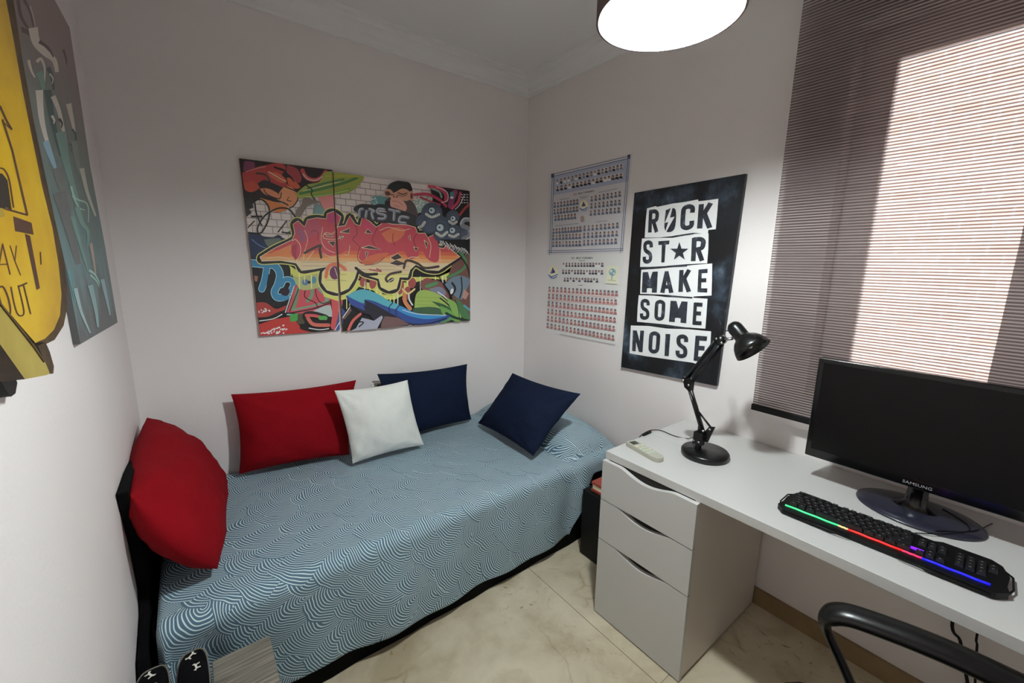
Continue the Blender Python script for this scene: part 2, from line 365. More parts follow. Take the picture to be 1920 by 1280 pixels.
# ------------------------------------------------------------------ bed
BT = .47
bed = thing('bed', 'single bed with a black base under the blue bedspread', 'bed', (-1.04, -.45, 0))
bb = MB(); bb.box((-2.0, -.865, 0), (-.09, -.015, .26), BLACKC); bb.build('bed_base', bed, bevel=.01)
bb = MB(); bb.box((-2.0, -.865, .262), (-.09, -.015, BT-.012), mat((120, 122, 128), .9, name='ticking')); bb.build('mattress', bed, bevel=.03, seg=4)
bb = MB(); bb.prism([(-2.076, y, z) for y, z in ((-.03, .0), (-.03, .72), (-.30, .79), (-.62, .835), (-.80, .845), (-.775, .76), (-.745, .66), (-.725, .5), (-.77, .45), (-.93, .42), (-.97, .38), (-.975, .0))], (.022, 0, 0), BLACKC); bb.build('side_cloth_and_shade', bed, bevel=.006)  # black throw by the wall; its upper part stands in for the cushion's shadow
hp = [(-2.068, -.79), (-2.06, -.875), (-2.045, -.895)]
# dark under-blanket hanging in the gap at the wall and along the front, down to the floor
bb = MB(); vs = []; fs = []
path = [(-2.045, -.80), (-2.046, -.86), (-2.036, -.885), (-2.01, -.895)] + [(-2.0+i*.1, -.89-.004*math.sin(i*2.1)) for i in range(1, 18)] + [(-.13, -.888), (-.1, -.87)]
for (x, y) in path:
    for z in (.002, .12, .3, .44): vs.append((x, y+(.006 if z > .2 else 0), z))
n = len(path)
for i in range(n-1):
    for k in range(3): fs.append((i*4+k, (i+1)*4+k, (i+1)*4+k+1, i*4+k+1))
bb.add(vs, fs, BLACKC, True); sk = bb.build('bed_skirt', bed); so_ = sk.modifiers.new('s', 'SOLIDIFY'); so_.thickness = .004

# bedspread: one draped sheet
X0, X1, YB, YE = -2.018, -.055, -.012, -.872
def bump_h(x, y):
    """the sleeping pillow under the cover, at the right end"""
    u = (x+.235)/.185; v = (y+.44)/.43
    if abs(u) > 1.25 or abs(v) > 1.25: return 0
    f = max(0, 1-abs(u)**2.6)**.62 if abs(u) < 1 else 0; g = max(0, 1-abs(v)**4)**.6 if abs(v) < 1 else 0
    return .135*f*g
def cover_pt(s, t):
    # s along the bed, t across; overflow hangs down
    x = min(max(s, X0), X1); y = max(min(t, YB), YE)
    dx = max(0, X0-s); dy = max(0, YE-t)
    z = BT + bump_h(x, y) + .004*noise.noise(Vector((s*5, t*5, 0))) + .003*noise.noise(Vector((s*14, t*14, 3)))
    r = math.hypot(dx, dy); R = .045
    if r > 0:
        a = min(r/R, PI/2); out = R*math.sin(a); dn = R*(1-math.cos(a)) + max(0, r-R*PI/2)
        ux, uy = (dx/r, dy/r)
        hang = max(0, r-R*PI/2)
        wav = (.010*math.sin(s*9+1)+.007*math.sin(s*23+2)+.006*math.sin(s*4.1))*min(1, hang/.2)
        if dx > 0 and dy > 0: wav += .05*min(1, hang/.2)*math.sin(3*math.atan2(dy, dx))**2
        fold = 0
        if s > -.55: # pulled corner over the pillow
            fold = .035*math.exp(-((s+.36)/.05)**2)*min(1, (hang+.05)/.15)
        fold -= .03*math.exp(-((s+1.925)/.045)**2)*min(1, hang/.12)
        x -= ux*out*.35 + ux*wav*.2; y -= uy*(out+wav+fold); z -= dn
    return Vector((x, y, z))
b = MB(); NS, NTT = 240, 150
LFT = .40
def hem(s):
    h = .418 + .010*math.sin(s*5)
    if s > -.42: h = .418 - .30*min(1, (s+.42)/.16)**.8   # cover rides up over the black box
    return h
vs = []; uvs = []
for i in range(NS+1):
    s = (X0-LFT) + (X1-X0+LFT)*i/NS
    for j in range(NTT+1):
        q = j/NTT; e = YE-hem(min(s, X1)); t = YB+(e-YB)*q
        p = cover_pt(s, t)
        if p.z < .075: p.z = .075 + .3*(p.z-.075)*0
        p.z += 0
        vs.append(p); uvs.append((s, t))
fs = []
for i in range(NS):
    for j in range(NTT): a = i*(NTT+1)+j; fs.append((a, a+NTT+1, a+NTT+2, a+1))
b.add(vs, fs, COVER, True); cv = b.build('bedspread')
ul = cv.data.uv_layers.new(name='UVMap')
for lp in cv.data.loops: ul.data[lp.index].uv = uvs[lp.vertex_index]
recenter(cv); sm = cv.modifiers.new('s', 'SOLIDIFY'); sm.thickness = .004; sm.offset = -1
tag(cv, 'slate blue bedspread printed with pale curved lines, covering the bed', 'bedspread')

# ------------------------------------------------------------------ cushions
def cushion(label, c, mt, th=.13, pinch=.05, group=None, seed=0, pu=None):
    """c = four corners TL, TR, BR, BL; a stuffed cover with pulled-out corners"""
    TL, TR, BR, BL = [Vector(p) for p in c]; N = 30
    nrm = ((TR-BL).cross(TL-BR)).normalized()
    if nrm.dot(CAM-TL) < 0: nrm = -nrm
    def P(u, v, side):
        uu = u*(1-(pinch if pu is None else pu)*(1-v*v)); vv = v*(1-pinch*(1-u*u))
        # corners stay sharp
        a = (uu+1)/2; bq = (vv+1)/2
        p = (TL*(1-a)+TR*a)*bq + (BL*(1-a)+BR*a)*(1-bq)
        h = max(0, (1-abs(u)**2.4))**.55*max(0, (1-abs(v)**2.4))**.55
        wr = noise.noise(Vector((u*2.2+seed, v*2.2, side*3)))*.012 + noise.noise(Vector((u*6+seed, v*6, side*5)))*.005
        cr = 0
        for cu in (-1, 1):
            for cvv in (-1, 1):
                dd = math.hypot(u-cu, v-cvv)
                if dd < .9: cr += .006*math.sin(math.atan2(v-cvv, u-cu)*9+seed)*max(0, .9-dd)*min(1, dd*4)
        return p + nrm*side*(h*th/2 + (wr+cr)*min(1, h*3))
    b = MB(); vs = []; fs = []
    for side in (1, -1):
        o = len(vs)
        for i in range(N+1):
            for j in range(N+1): vs.append(P(math.sin((i/N*2-1)*PI/2), math.sin((j/N*2-1)*PI/2), side))
        for i in range(N):
            for j in range(N):
                a = o+i*(N+1)+j; f = (a, a+N+1, a+N+2, a+1); fs.append(f if side > 0 else f[::-1])
    b.add(vs, fs, mt, True); o = b.build('cushion'); recenter(o)
    wl = o.modifiers.new('w', 'WELD'); wl.merge_threshold = .0004
    return tag(o, label, 'cushion', group)
def pz(px, py, z): return at(px, py, 'z', z)
def pyy(px, py, y): return at(px, py, 'y', y)
def pxx(px, py, x): return at(px, py, 'x', x)
G = None
cushion('red cushion slumped in the left corner at the foot of the left wall', [(-2.045, -.15, .855), (-2.052, -.79, .83), pz(408, 1066, .51), pz(398, 900, .50)], RED, .22, .0, G, 1, -.19)
cushion('wide red cushion leaning on the wall below the graffiti panels', [pyy(433, 739, -.07), pyy(668, 712, -.07), pz(655, 852, .495), pz(448, 889, .50)], RED, .15, .07, G, 2)
cushion('square white cushion in the middle, overlapping a red and a navy one', [pyy(627, 732, -.25), pyy(764, 712, -.25), pz(795, 834, .50), pz(661, 869, .50)], WHITEC, .12, .065, None, 3)
cushion('navy cushion upright against the wall behind the white cushion', [pyy(707, 701, -.075), pyy(876, 682, -.075), pz(884, 786, .495), (-1.06, -.15, .495)], NAVY, .13, .075, G, 4)
cushion('navy cushion tipped on its edge at the right end of the bed', [(-.335, -.22, .80), (-.335, -.22, .80)] and [pxx(961, 699, -.40), pxx(1089, 738, -.34), pz(1000, 855, .51), pz(896, 793, .50)], NAVY, .14, .07, G, 5)

# wall socket behind the cushions
s_ = thing('wall_socket', 'white wall socket half hidden behind the navy cushion', 'socket', (-1.06, 0, .73))
b = MB(); b.box((-1.105, -.010, .715), (-1.02, 0, .80), mat((186, 184, 180), .4)); b.build('socket_plate', s_, bevel=.003)
b = MB(); b.box((-1.078, -.016, .73), (-1.03, -.0102, .79), mat((70, 64, 56), .5)); b.build('socket_insert', s_, bevel=.003)

# ------------------------------------------------------------------ black box between bed and desk
b = MB(); b.box((-.395, -1.235, 0), (-.03, -.965, .36), BLKM); o = b.build('storage_box', bevel=.006); tag(recenter(o), 'black box standing on the floor between the bed and the desk drawers', 'box')
b = MB(); b.box((-.37, -1.235, .361), (-.16, -1.0, .373), mat((120, 50, 40), .6)); b.box((-.365, -1.232, .373), (-.163, -1.005, .397), mat((190, 175, 150), .7)); b.box((-.37, -1.235, .397), (-.16, -1.0, .409), mat((120, 50, 40), .6))
o = b.build('book'); tag(recenter(o), 'reddish book lying on the black box beside the desk', 'book')

# ------------------------------------------------------------------ desk
DZ = .7364; DT = .0307; DY = -1.2602; UX = -.6177; UW = .398
dk = thing('desk', 'long white desktop running along the window wall', 'desk', (-.3, -2.0, 0))
b = MB(); b.box((-.60, -2.98, DZ-DT), (-.003, DY, DZ), LAM); b.build('desktop', dk, bevel=.0015)
b = MB(); b.box((-.309, -1.43, DZ), (-.306, DY-.004, DZ+.0006), mat((150, 152, 158), .5)); b.build('desktop_seam', dk)
for x in (-.56, -.08):
    b = MB(); b.box((x-.02, -2.96, 0), (x+.02, -2.92, DZ-DT), LAM); b.build('leg', dk, bevel=.003)
du = thing('drawer_unit', 'white three-drawer pedestal under the left end of the desk', 'drawer unit', (-.33, DY-UW/2, 0))
b = MB(); y0, y1 = DY-.002, DY-UW
b.box((UX+.018, y1, .012), (-.025, y1+.016, DZ-DT-.001), LAMEDGE); b.box((UX+.018, y0-.016, .012), (-.025, y0, DZ-DT-.001), LAMEDGE)
b.box((-.041, y1+.016, .012), (-.025, y0-.016, DZ-DT-.001), LAMEDGE); b.box((UX+.03, y1+.016, .012), (-.041, y0-.016, .03), LAMEDGE)
b.box((UX+.05, y1+.016, DZ-DT-.02), (-.041, y0-.016, DZ-DT-.001), LAMEDGE)
b.build('cabinet_body', du, bevel=.001)
b = MB(); b.box((UX+.03, y1+.01, 0), (-.04, y0-.01, .012), BLKM); b.build('plinth', du)
def front(z0, z1):
    """drawer front with a shallow curved finger cut in its top edge"""
    n = 28; pts = [(UX, y0, z0), (UX, y1, z0), (UX, y1, z1)]
    c = (y0+y1)/2
    for i in range(n+1):
        u = i/n*2-1; yy = c-.118*(-u)*-1 if False else c-.118*(-u)
        yy = c + .118*u
        d = .026*(math.cos(u*PI)+1)/2 * (1.0)
        d = .0245*(1-u*u)**1.6
        pts.append((UX, yy, z1-d))
    pts.append((UX, y0, z1))
    b = MB(); b.prism(pts, (.018, 0, 0), LAM); return b
tops = [(DZ-DT-.003, .536), (.532, .357), (.353, .006)]
for (z1, z0) in tops:
    d = front(z0, z1).build('drawer', du)
    m_ = mat((22, 20, 18), .7, name='drawer_inside_shade')  # near-black colour paints the shade seen through the finger cut
    b = MB(); b.box((UX+.022, y1+.02, z0+.01), (UX+.028, y0-.02, z1-.001), m_); b.box((UX+.022, y1+.02, z0+.01), (-.10, y0-.02, z0+.016), m_); b.build('drawer_box', d)

# ------------------------------------------------------------------ desk lamp
dl = thing('desk_lamp', 'black jointed desk lamp standing on the white desk', 'lamp', (-.316, -1.52, DZ))
T = Matrix.Translation((-.316, -1.52, DZ))
b = MB(); b.lathe([(.0, 0), (.084, 0), (.088, .004), (.088, .018), (.083, .024), (.0, .026)], BLK, 56, T, cap=False); b.build('base', dl)
LXX = -.33
A0 = Vector((-.335, -1.500, DZ+.026)); A1 = pxx(1322, 806, LXX); A2 = pxx(1290, 716, LXX); A3 = pxx(1351, 637, LXX-.01); A4 = pxx(1372, 634, LXX-.01)
b = MB(); b.tube([A0, A0+Vector((0, 0, .03))], .012, BLK, 12); b.box(A0+Vector((-.012, -.018, .02)), A0+Vector((.012, .018, .07)), BLK)
b.prism([A0+Vector((.010, .014, .03)), A0+Vector((.010, -.03, .035)), A0+Vector((.010, -.052, .105)), A0+Vector((.010, -.03, .10)), A0+Vector((.010, -.015, .075)), A0+Vector((.010, .014, .09))], (.006, 0, 0), BLK)
b.build('swivel_bracket', dl, bevel=.001)
side = Vector((.009, 0, 0))
b = MB()
for s in (-1, 1): b.tube([A1+side*s-Vector((0, 0, .03)), A2+side*s], .0055, BLK, 4)
b.tube([A1+Vector((0, .0, -.02)), A1*.5+A2*.5, A2], .005, BLK, 8); b.build('lower_arm', dl)
b = MB(); e = A1*.62+A2*.38; b.tube([e, A0+Vector((0, -.045, .10))], .004, BLK, 8); b.build('tension_spring', dl)
up = (A3-A2).normalized(); perp = Vector((0, up.z, -up.y))
b = MB()
for s in (-1, 1):
    b.tube([A2+side*s+perp*.012, A3+side*s+perp*.012], .0050, BLK, 4); b.tube([A2+side*s-perp*.012, A3+side*s-perp*.012], .0050, BLK, 4)
b.build('upper_arm', dl)
b = MB(); b.prism([A2+Vector((-.014, .018, .02)), A2+Vector((-.014, -.02, .016)), A2+Vector((-.014, -.018, -.035)), A2+Vector((-.014, .006, -.02))], (.028, 0, 0), BLK); b.build('elbow_joint', dl, bevel=.003)
b = MB(); b.tube([A3-side*1.6+Vector((0, 0, .0)), A3+side*1.6], .018, BLK, 14); b.build('head_joint', dl)
for p in (A2+perp*.014, A2-perp*.014, A3-perp*.014, A3+perp*.01, A0+Vector((0, -.008, .035)), A0+Vector((0, .012, .035)), A0+Vector((0, -.045, .10)), A1):
    b = MB(); b.tube([p-Vector((.0185, 0, 0)), p-Vector((.014, 0, 0))], .0045, CHROME, 10); b.build('screw', dl)
b = MB(); b.tube([A3+Vector((-.0, -.01, .0)), pxx(1374, 634, LXX-.01)], .006, CHROME, 8); b.build('pivot_rod', dl)
# shade: axis points down and to the right
HB = pxx(1376, 612, LXX); HM = pxx(1416, 657, LXX); ax = (HM-HB).normalized()
ax = Vector((-.10, ax.y, ax.z)).normalized()
q = ax.to_track_quat('Z', 'Y').to_matrix().to_4x4(); Mh = Matrix.Translation(HB) @ q
s1 = (HM-HB).length
prof = [(.0, -.016), (.014, -.013), (.023, -.004), (.0255, .008), (.0255, .046), (.029, .052), (.040, .060), (.050, .074), (.057, .092), (.0605, .108)]
b = MB(); b.lathe(prof, BLK, 48, Mh, cap=False); o = b.build('lamp_shade', dl); mm = o.modifiers.new('s', 'SOLIDIFY'); mm.thickness = .0015
b = MB(); b.lathe([(.0255, .047), (.027, .049), (.0255, .052)], CHROME, 40, Mh, cap=False); b.build('collar', o)
b = MB(); b.lathe([(.0, .03), (.012, .035), (.022, .07), (.02, .085), (.0, .098)], mat((200, 198, 190), .3), 24, Mh, cap=False); b.build('bulb', dl)
b = MB(); c0 = A3+Vector((0, .0, .01)); b.tube(spline([c0, c0+Vector((0, .005, .045)), pxx(1346, 598, LXX), pxx(1352, 606, LXX), pxx(1362, 620, LXX), HB+ax*.0]), .0022, BLK, 6); b.build('head_cable', dl)
b = MB(); b.tube(spline([A0+Vector((0, .01, .05)), pz(1290, 822, DZ+.004), pz(1265, 817, DZ+.003), pz(1240, 807, DZ+.003), pz(1223, 806, DZ+.004), pz(1213, 809, DZ+.004), pz(1200, 818, DZ-.005), pz(1196, 830, DZ-.08)]), .0022, mat((40, 38, 36), .5), 6); b.build('power_cable', dl)
b = MB(); b.tube([pz(1219, 809, DZ+.007), pz(1206, 815, DZ+.006)], [.0075, .006], BLKM, 8); b.build('cable_switch', dl)

# ------------------------------------------------------------------ remote control
RA = pz(1183, 829, DZ+.012); RB = pz(1238, 860, DZ+.012)
d = (RB-RA); d.z = 0; L = d.length+.0; d.normalize(); pr = Vector((-d.y, d.x, 0)); ctr = (RA+RB)/2; ctr.z = DZ
rc = thing('remote_control', 'cream air-conditioner remote lying on the desk corner', 'remote', ctr)
def R3(a, bq, z): return ctr + d*a + pr*bq + Vector((0, 0, z))
CR = mat((160, 157, 145), .5, name='cream_plastic', k=1.35); hw = .024; hl = L/2+.006
out = [(-hl, -hw*.9), (-hl, hw*.9), (-hl+.005, hw), (hl-.02, hw), (hl-.004, hw*.7), (hl, hw*.3), (hl, -hw*.3), (hl-.004, -hw*.7), (hl-.02, -hw), (-hl+.005, -hw)]
b = MB(); b.prism([R3(x, y, .0005) for x, y in out], (0, 0, .017), CR); b.build('remote_case', rc, bevel=.003, seg=3)
b = MB(); b.prism([R3(*q, .0176) for q in ((-hl+.012, -hw*.62), (-hl+.012, hw*.62), (-hl+.038, hw*.62), (-hl+.038, -hw*.62))], (0, 0, .0008), mat((48, 50, 46), .3)); b.build('remote_screen', rc)
for i in range(4):
    for j in range(3):
        a = -hl+.056+i*.021; c = (j-1)*.014; b = MB()
        b.prism([R3(a+x, c+y, .0176) for x, y in ((-.006, -.0045), (-.006, .0045), (.006, .0045), (.006, -.0045))], (0, 0, .0012), mat(random.choice([(156, 158, 142), (170, 166, 140), (150, 160, 150)]), .6)); b.build('remote_button', rc)

# ------------------------------------------------------------------ monitor
MX = -.205; MY0, MY1 = -1.815, -2.387; MZ0, MZ1 = .826, 1.176
mo = thing('monitor', 'black widescreen monitor on an oval foot on the desk', 'monitor', (-.17, -2.10, DZ))
b = MB(); b.box((MX, MY1, MZ0), (MX+.032, MY0, MZ1), BLKG); b.build('monitor_case', mo, bevel=.004, seg=3)
b = MB(); b.box((MX-.001, MY1+.016, MZ0+.030), (MX+.002, MY0-.016, MZ1-.015), mat((5, 4, 4), .3, spec=.25, k=1.0, name='screen_glass')); b.build('screen', mo)
b = MB(); b.box((MX+.032, MY1+.09, MZ0+.03), (MX+.055, MY0-.09, MZ1-.08), BLKM); b.build('back_cover', mo, bevel=.01)
fm = mat((40, 41, 54), .26, name='foot_reflection', k=1.1); S = Matrix.Translation((-.165, -2.112, DZ)) @ Matrix.Diagonal((.78, 1, 1, 1))  # brighter bluish base colour stands in for reflections on the foot
b = MB(); b.lathe([(0, 0), (.142, 0), (.147, .003), (.146, .006), (.12, .011), (.06, .015), (0, .017)], fm, 72, S, cap=False); b.build('foot', mo)
b = MB(); nb = MB(); N_ = Matrix.Translation((-.165, -2.106, 0))
b.add([], [], BLKG)
prof = [(.030, .055, DZ+.014), (.025, .040, DZ+.022), (.020, .027, DZ+.035), (.018, .024, DZ+.07), (.018, .026, DZ+.15)]
vs = []; fs = []
for (a, c, z) in prof:
    for k in range(20): q = 2*PI*k/20; vs.append((-.165+a*math.cos(q), -2.106+c*math.sin(q), z))
for i in range(len(prof)-1):
    for k in range(20): fs.append((i*20+k, i*20+(k+1) % 20, (i+1)*20+(k+1) % 20, (i+1)*20+k))
b.add(vs, fs, BLKG, True); b.build('neck', mo)
b = MB(); b.tube(spline([(-.10, -2.16, DZ+.014), (-.15, -2.215, DZ+.013), (-.20, -2.22, DZ+.012), (-.27, -2.175, DZ+.009), (-.31, -2.13, DZ+.003)]), .0015, BLKM, 6); b.tube(spline([(-.06, -2.26, DZ+.003), (-.12, -2.245, DZ+.004), (-.17, -2.235, DZ+.012), (-.215, -2.21, DZ+.012), (-.265, -2.165, DZ+.012)]), .0015, BLKM, 6); b.build('cable', mo)

def text_mesh(body, size, loc, rx, mt, parent, name='lettering', thick=.0002, sx=1.0, align='CENTER'):
    cu = bpy.data.curves.new('t', 'FONT'); cu.body = body; cu.size = size; cu.align_x = align; cu.extrude = thick; cu.resolution_u = 3
    o = bpy.data.objects.new('t', cu); me = bpy.data.meshes.new_from_object(o); bpy.data.objects.remove(o)
    b = MB(); vs = [loc + rx @ Vector((v.co.x*sx, v.co.y, v.co.z)) for v in me.vertices]
    b.add(vs, [tuple(p.vertices) for p in me.polygons], mt); bpy.data.meshes.remove(me)
    return b.build(name, parent) if parent is not None else b
RW = Matrix(((0, 0, -1), (-1, 0, 0), (0, 1, 0)))       # text on the right wall side, read from the room
text_mesh('SAMSUNG', .0125, Vector((MX-.0006, -2.105, MZ0+.010)), RW, mat((112, 112, 116), .5, name='logo_grey'), mo, 'logo', sx=1.15)

# ------------------------------------------------------------------ keyboard
kc = (at(1460, 950, 'z', DZ+.012)+at(1890, 1118, 'z', DZ+.012))/2
K0 = Vector((-.508, -1.845, DZ)); K1 = Vector((-.487, -2.312, DZ)); kd = (K1-K0); kl = kd.length; kd.normalize(); kp = Vector((-kd.y, kd.x, 0))
if kp.x < 0: kp = -kp
kb = thing('keyboard', 'black gaming keyboard with a rainbow light bar on the desk', 'keyboard', (K0+K1)/2)
def KP(a, c, z): return K0 + kd*a + kp*c + Vector((0, 0, z))
kw = .170
out = [(0, .02), (.006, .05), (.004, .09), (.018, .140), (.03, .158), (.10, .158), (.112, .150), (.17, .150), (.18, .158), (.20, .158), (.21, .148), (.335, .148), (.35, .160), (kl-.03, .160), (kl-.012, .145), (kl, .10), (kl-.004, .05), (kl, .025), (kl-.02, .0), (.335, .0), (.325, .007), (.15, .007), (.14, 0), (.018, 0)]
b = MB(); b.prism([KP(x, y, .002) for x, y in out], (0, 0, .016), BLKM); b.build('keyboard_case', kb, bevel=.002)
for seg in ([(.20, .158), (.215, .166), (.30, .166), (.318, .158)], [(.115, .152), (.125, .160), (.165, .160), (.175, .152)], [(kl-.012, .145), (kl+.006, .12), (kl+.007, .06), (kl-.002, .03)], [(.016, .14), (-.002, .12), (-.004, .06), (.004, .03)], [(.02, -.001), (.14, -.004), (.18, .0)], [(.28, 0), (.34, -.004), (.44, -.003)]):
    b = MB(); b.tube([KP(x, y, .010) for x, y in seg], .0022, BLKM, 6); b.build('rail', kb)
KM = mat((13, 13, 15), .45, name='keycap'); LG = mat((104, 104, 106), .5, name='key_legend', k=1.2)
nk = 0
def key(a, c, wd, dp=.0155, leg=True):
    global nk
    h0, h1 = .0185, .027; g = .0011; vs = []
    for (z, ins) in ((h0, 0), (h1, .0022)):
        for (sa, sc_) in ((0, 0), (1, 0), (1, 1), (0, 1)):
            vs.append(KP(a+g+ins+sa*(wd-2*g-2*ins), c+g+ins+sc_*(dp-2*g-2*ins), z))
    b = MB(); b.add(vs, [(0,1,5,4),(1,2,6,5),(2,3,7,6),(3,0,4,7),(4,5,6,7)], KM)
    if leg:
        m0 = a+wd/2-.0028; c0 = c+dp/2; w_ = .0022+random.random()*.002
        b.prism([KP(m0+x, c0+y, h1+.00005) for x, y in ((0, -.002), (w_, -.0022), (w_+.0006, .0018), (.0006, .002))], (0, 0, .0001), LG)
    b.build('key', kb); nk += 1
U = .0186; X_ = .022
def rowk(c, widths, x0=X_, scale=None):
    a = x0
    for q in widths:
        if q > 0: key(a, c, q*U)
        a += abs(q)*U
rowk(.126, [1, -.7, 1, 1, 1, 1, -.4, 1, 1, 1, 1, -.4, 1, 1, 1, 1])
rowk(.104, [1]*13+[1.9])
rowk(.0875, [1.5]+[1]*12+[1.4])
rowk(.071, [1.8]+[1]*11+[2.1])
rowk(.0545, [2.3]+[1]*10+[2.6])
rowk(.038, [1.3, 1.1, 1.3, 6, 1.3, 1.1, 1.3, 1.5])
for r_ in range(2): rowk(.104-r_*.0165, [1, 1, 1], x0=X_+15.3*U)
rowk(.0545, [1], x0=X_+16.3*U); rowk(.038, [1, 1, 1], x0=X_+15.3*U)
for r_ in range(4): rowk(.104-r_*.0165, [1, 1, 1, 1] if r_ < 2 else [1, 1, 1], x0=X_+19.0*U)
for (a0, a1, c_) in ((.018, .150, (60, 225, 140)), (.150, .172, (220, 190, 130)), (.172, .285, (250, 28, 24)), (.285, .322, (225, 30, 90)), (.322, kl-.03, (12, 8, 255))):
    em_ = bpy.data.materials.new('light_bar'); em_.use_nodes = True; q = em_.node_tree.nodes['Principled BSDF']
    q.inputs['Base Color'].default_value = (.02, .02, .02, 1); q.inputs['Emission Color'].default_value = (*[lin(v) for v in c_], 1); q.inputs['Emission Strength'].default_value = 1.5
    b = MB(); n_ = 5; pts = []
    zz = [(a0+(a1-a0)*i/n_, .0255+(.0018 if i % 2 else 0)) for i in range(n_+1)]
    b.tube([KP(x, y, .0185) for x, y in zz], .0033, em_, 8); o = b.build('light_strip', kb)
em_ = mat((110, 30, 230), .4, emit=1.0, name='purple_led'); b = MB(); b.prism([KP(x, y, .0183) for x, y in ((.292, .056), (.322, .056), (.322, .066), (.292, .066))], (0, 0, .003), em_); b.build('light_strip', kb)

# cables hanging under the desk
for k_, (pp, lb) in enumerate(((((1786, 1160), (1800, 1200), (1806, 1240), (1815, 1300)), 'black cable hanging under the desk, left of the pair'), (((1834, 1180), (1832, 1210), (1829, 1250), (1826, 1310)), 'black cable hanging under the desk, right of the pair'))):
    x = -.03
    pts = [at(pp[0][0], pp[0][1], 'x', x)] + [at(a, c, 'x', x) for a, c in pp[1:]]
    top = Vector((x, pts[0].y, DZ-DT-.002)); b = MB(); b.tube(spline([top]+pts+[Vector((x, pts[-1].y, .004))]), .0045 if k_ == 0 else .003, BLKM, 8)
    tag(recenter(b.build('cable')), lb, 'cable')

# ------------------------------------------------------------------ office chair
cc = Vector((-.925, -2.270, 0)); dv = Vector((-.22, .9755, 0)); rv = Vector((.9755, .22, 0))
ch = thing('office_chair', 'black office chair with loop armrests pushed in at the desk', 'chair', cc)
def CP(a, f_, z): return cc + rv*a + dv*f_ + Vector((0, 0, z))
b = MB(); vs = []; fs = []; Ns = 28
for j, (z, sc_) in enumerate(((.405, .86), (.41, .95), (.43, 1.0), (.455, .99), (.468, .93), (.472, .7), (.468, .35), (.466, .02))):
    for k in range(Ns):
        q = 2*PI*k/Ns; cx_, sy_ = math.cos(q), math.sin(q)
        u = abs(cx_)**.55*math.copysign(1, cx_)*.252*sc_; v = abs(sy_)**.55*math.copysign(1, sy_)*.262*sc_
        vs.append(CP(u, v, z))
for j in range(7):
    for k in range(Ns): fs.append((j*Ns+k, j*Ns+(k+1) % Ns, (j+1)*Ns+(k+1) % Ns, (j+1)*Ns+k))
fs += [tuple(range(Ns))[::-1], tuple(7*Ns+k for k in range(Ns))]
b.add(vs, fs, BLKM, True); b.build('seat', ch)
b = MB(); vs = []; fs = []
for sgn in (0, 1):
    for i in range(13):
        for j in range(13):
            u = (i/12*2-1); v = j/12; wv = .21*(1-.18*abs(v*2-1)**3); vs.append(CP(u*wv, -.27-.05*v+.04*u*u-.03*sgn+(.012*math.sin(PI*v)), .56+.44*v-.02*abs(u)**3*(v*2-1)))
for sgn in (0, 1):
    for i in range(12):
        for j in range(12): a = sgn*169+i*13+j; fs.append((a, a+1, a+14, a+13))
ed = [i for i in range(13)] + [13*k+12 for k in range(1, 13)] + [12*13+j for j in range(11, -1, -1)] + [13*k for k in range(11, 0, -1)]
for k in range(len(ed)): a, c = ed[k], ed[(k+1) % len(ed)]; fs.append((a, c, c+169, a+169))
b.add(vs, fs, BLKM, True); b.build('backrest', ch)
b = MB(); b.tube(spline([CP(0, -.12, .39), CP(0, -.30, .40), CP(0, -.335, .55), CP(0, -.335, .75)]), .02, BLKM, 10); b.build('back_bracket', ch)
for sgn in (1, -1):
    a_ = .27*sgn; fr = .165
    path = spline([CP(a_, -.24, .645), CP(a_, -.05, .665), CP(a_, fr-.075, .660), CP(a_, fr-.02, .648), CP(a_, fr+.004, .62), CP(a_, fr-.004, .585), CP(a_, fr-.05, .50), CP(a_-.02*sgn, fr-.09, .43), CP(a_-.09*sgn, fr-.10, .40)], 8)
    n_ = len(path); rs = [.034 if i < n_*.42 else .034-.017*min(1, (i-n_*.42)/(n_*.18)) for i in range(n_)]
    b = MB(); b.tube(path, rs, BLK, 18, sy=.62, up=(0, 0, 1)); o = b.build('armrest', ch)
    b = MB(); b.tube(spline([CP(a_, -.24, .640), CP(a_, -.255, .56), CP(a_, -.20, .47), CP(a_-.05*sgn, -.14, .405), CP(a_-.12*sgn, -.13, .398)], 6), .016, BLK, 14); b.build('arm_strut', o)
b = MB(); b.tube([CP(0, 0, .09), CP(0, 0, .40)], .025, CHROME, 16); b.build('gas_lift', ch)
b = MB(); b.tube([CP(0, 0, .07), CP(0, 0, .12)], .035, BLKM, 16)
b.build('hub', ch)
for k in range(5):
    q = 2*PI*k/5+.3; e = CP(.27*math.cos(q), .27*math.sin(q), .07); b = MB(); b.tube([CP(0, 0, .10), e], [.024, .016], BLKM, 8); lg = b.build('leg', ch)
    b = MB(); tq = Vector((-math.sin(q), math.cos(q), 0)); b.tube([e-tq*.02-Vector((0, 0, .043)), e+tq*.02-Vector((0, 0, .043))], .026, BLKM, 16); b.tube([e, e-Vector((0, 0, .04))], .006, CHROME, 8); b.build('castor', lg)

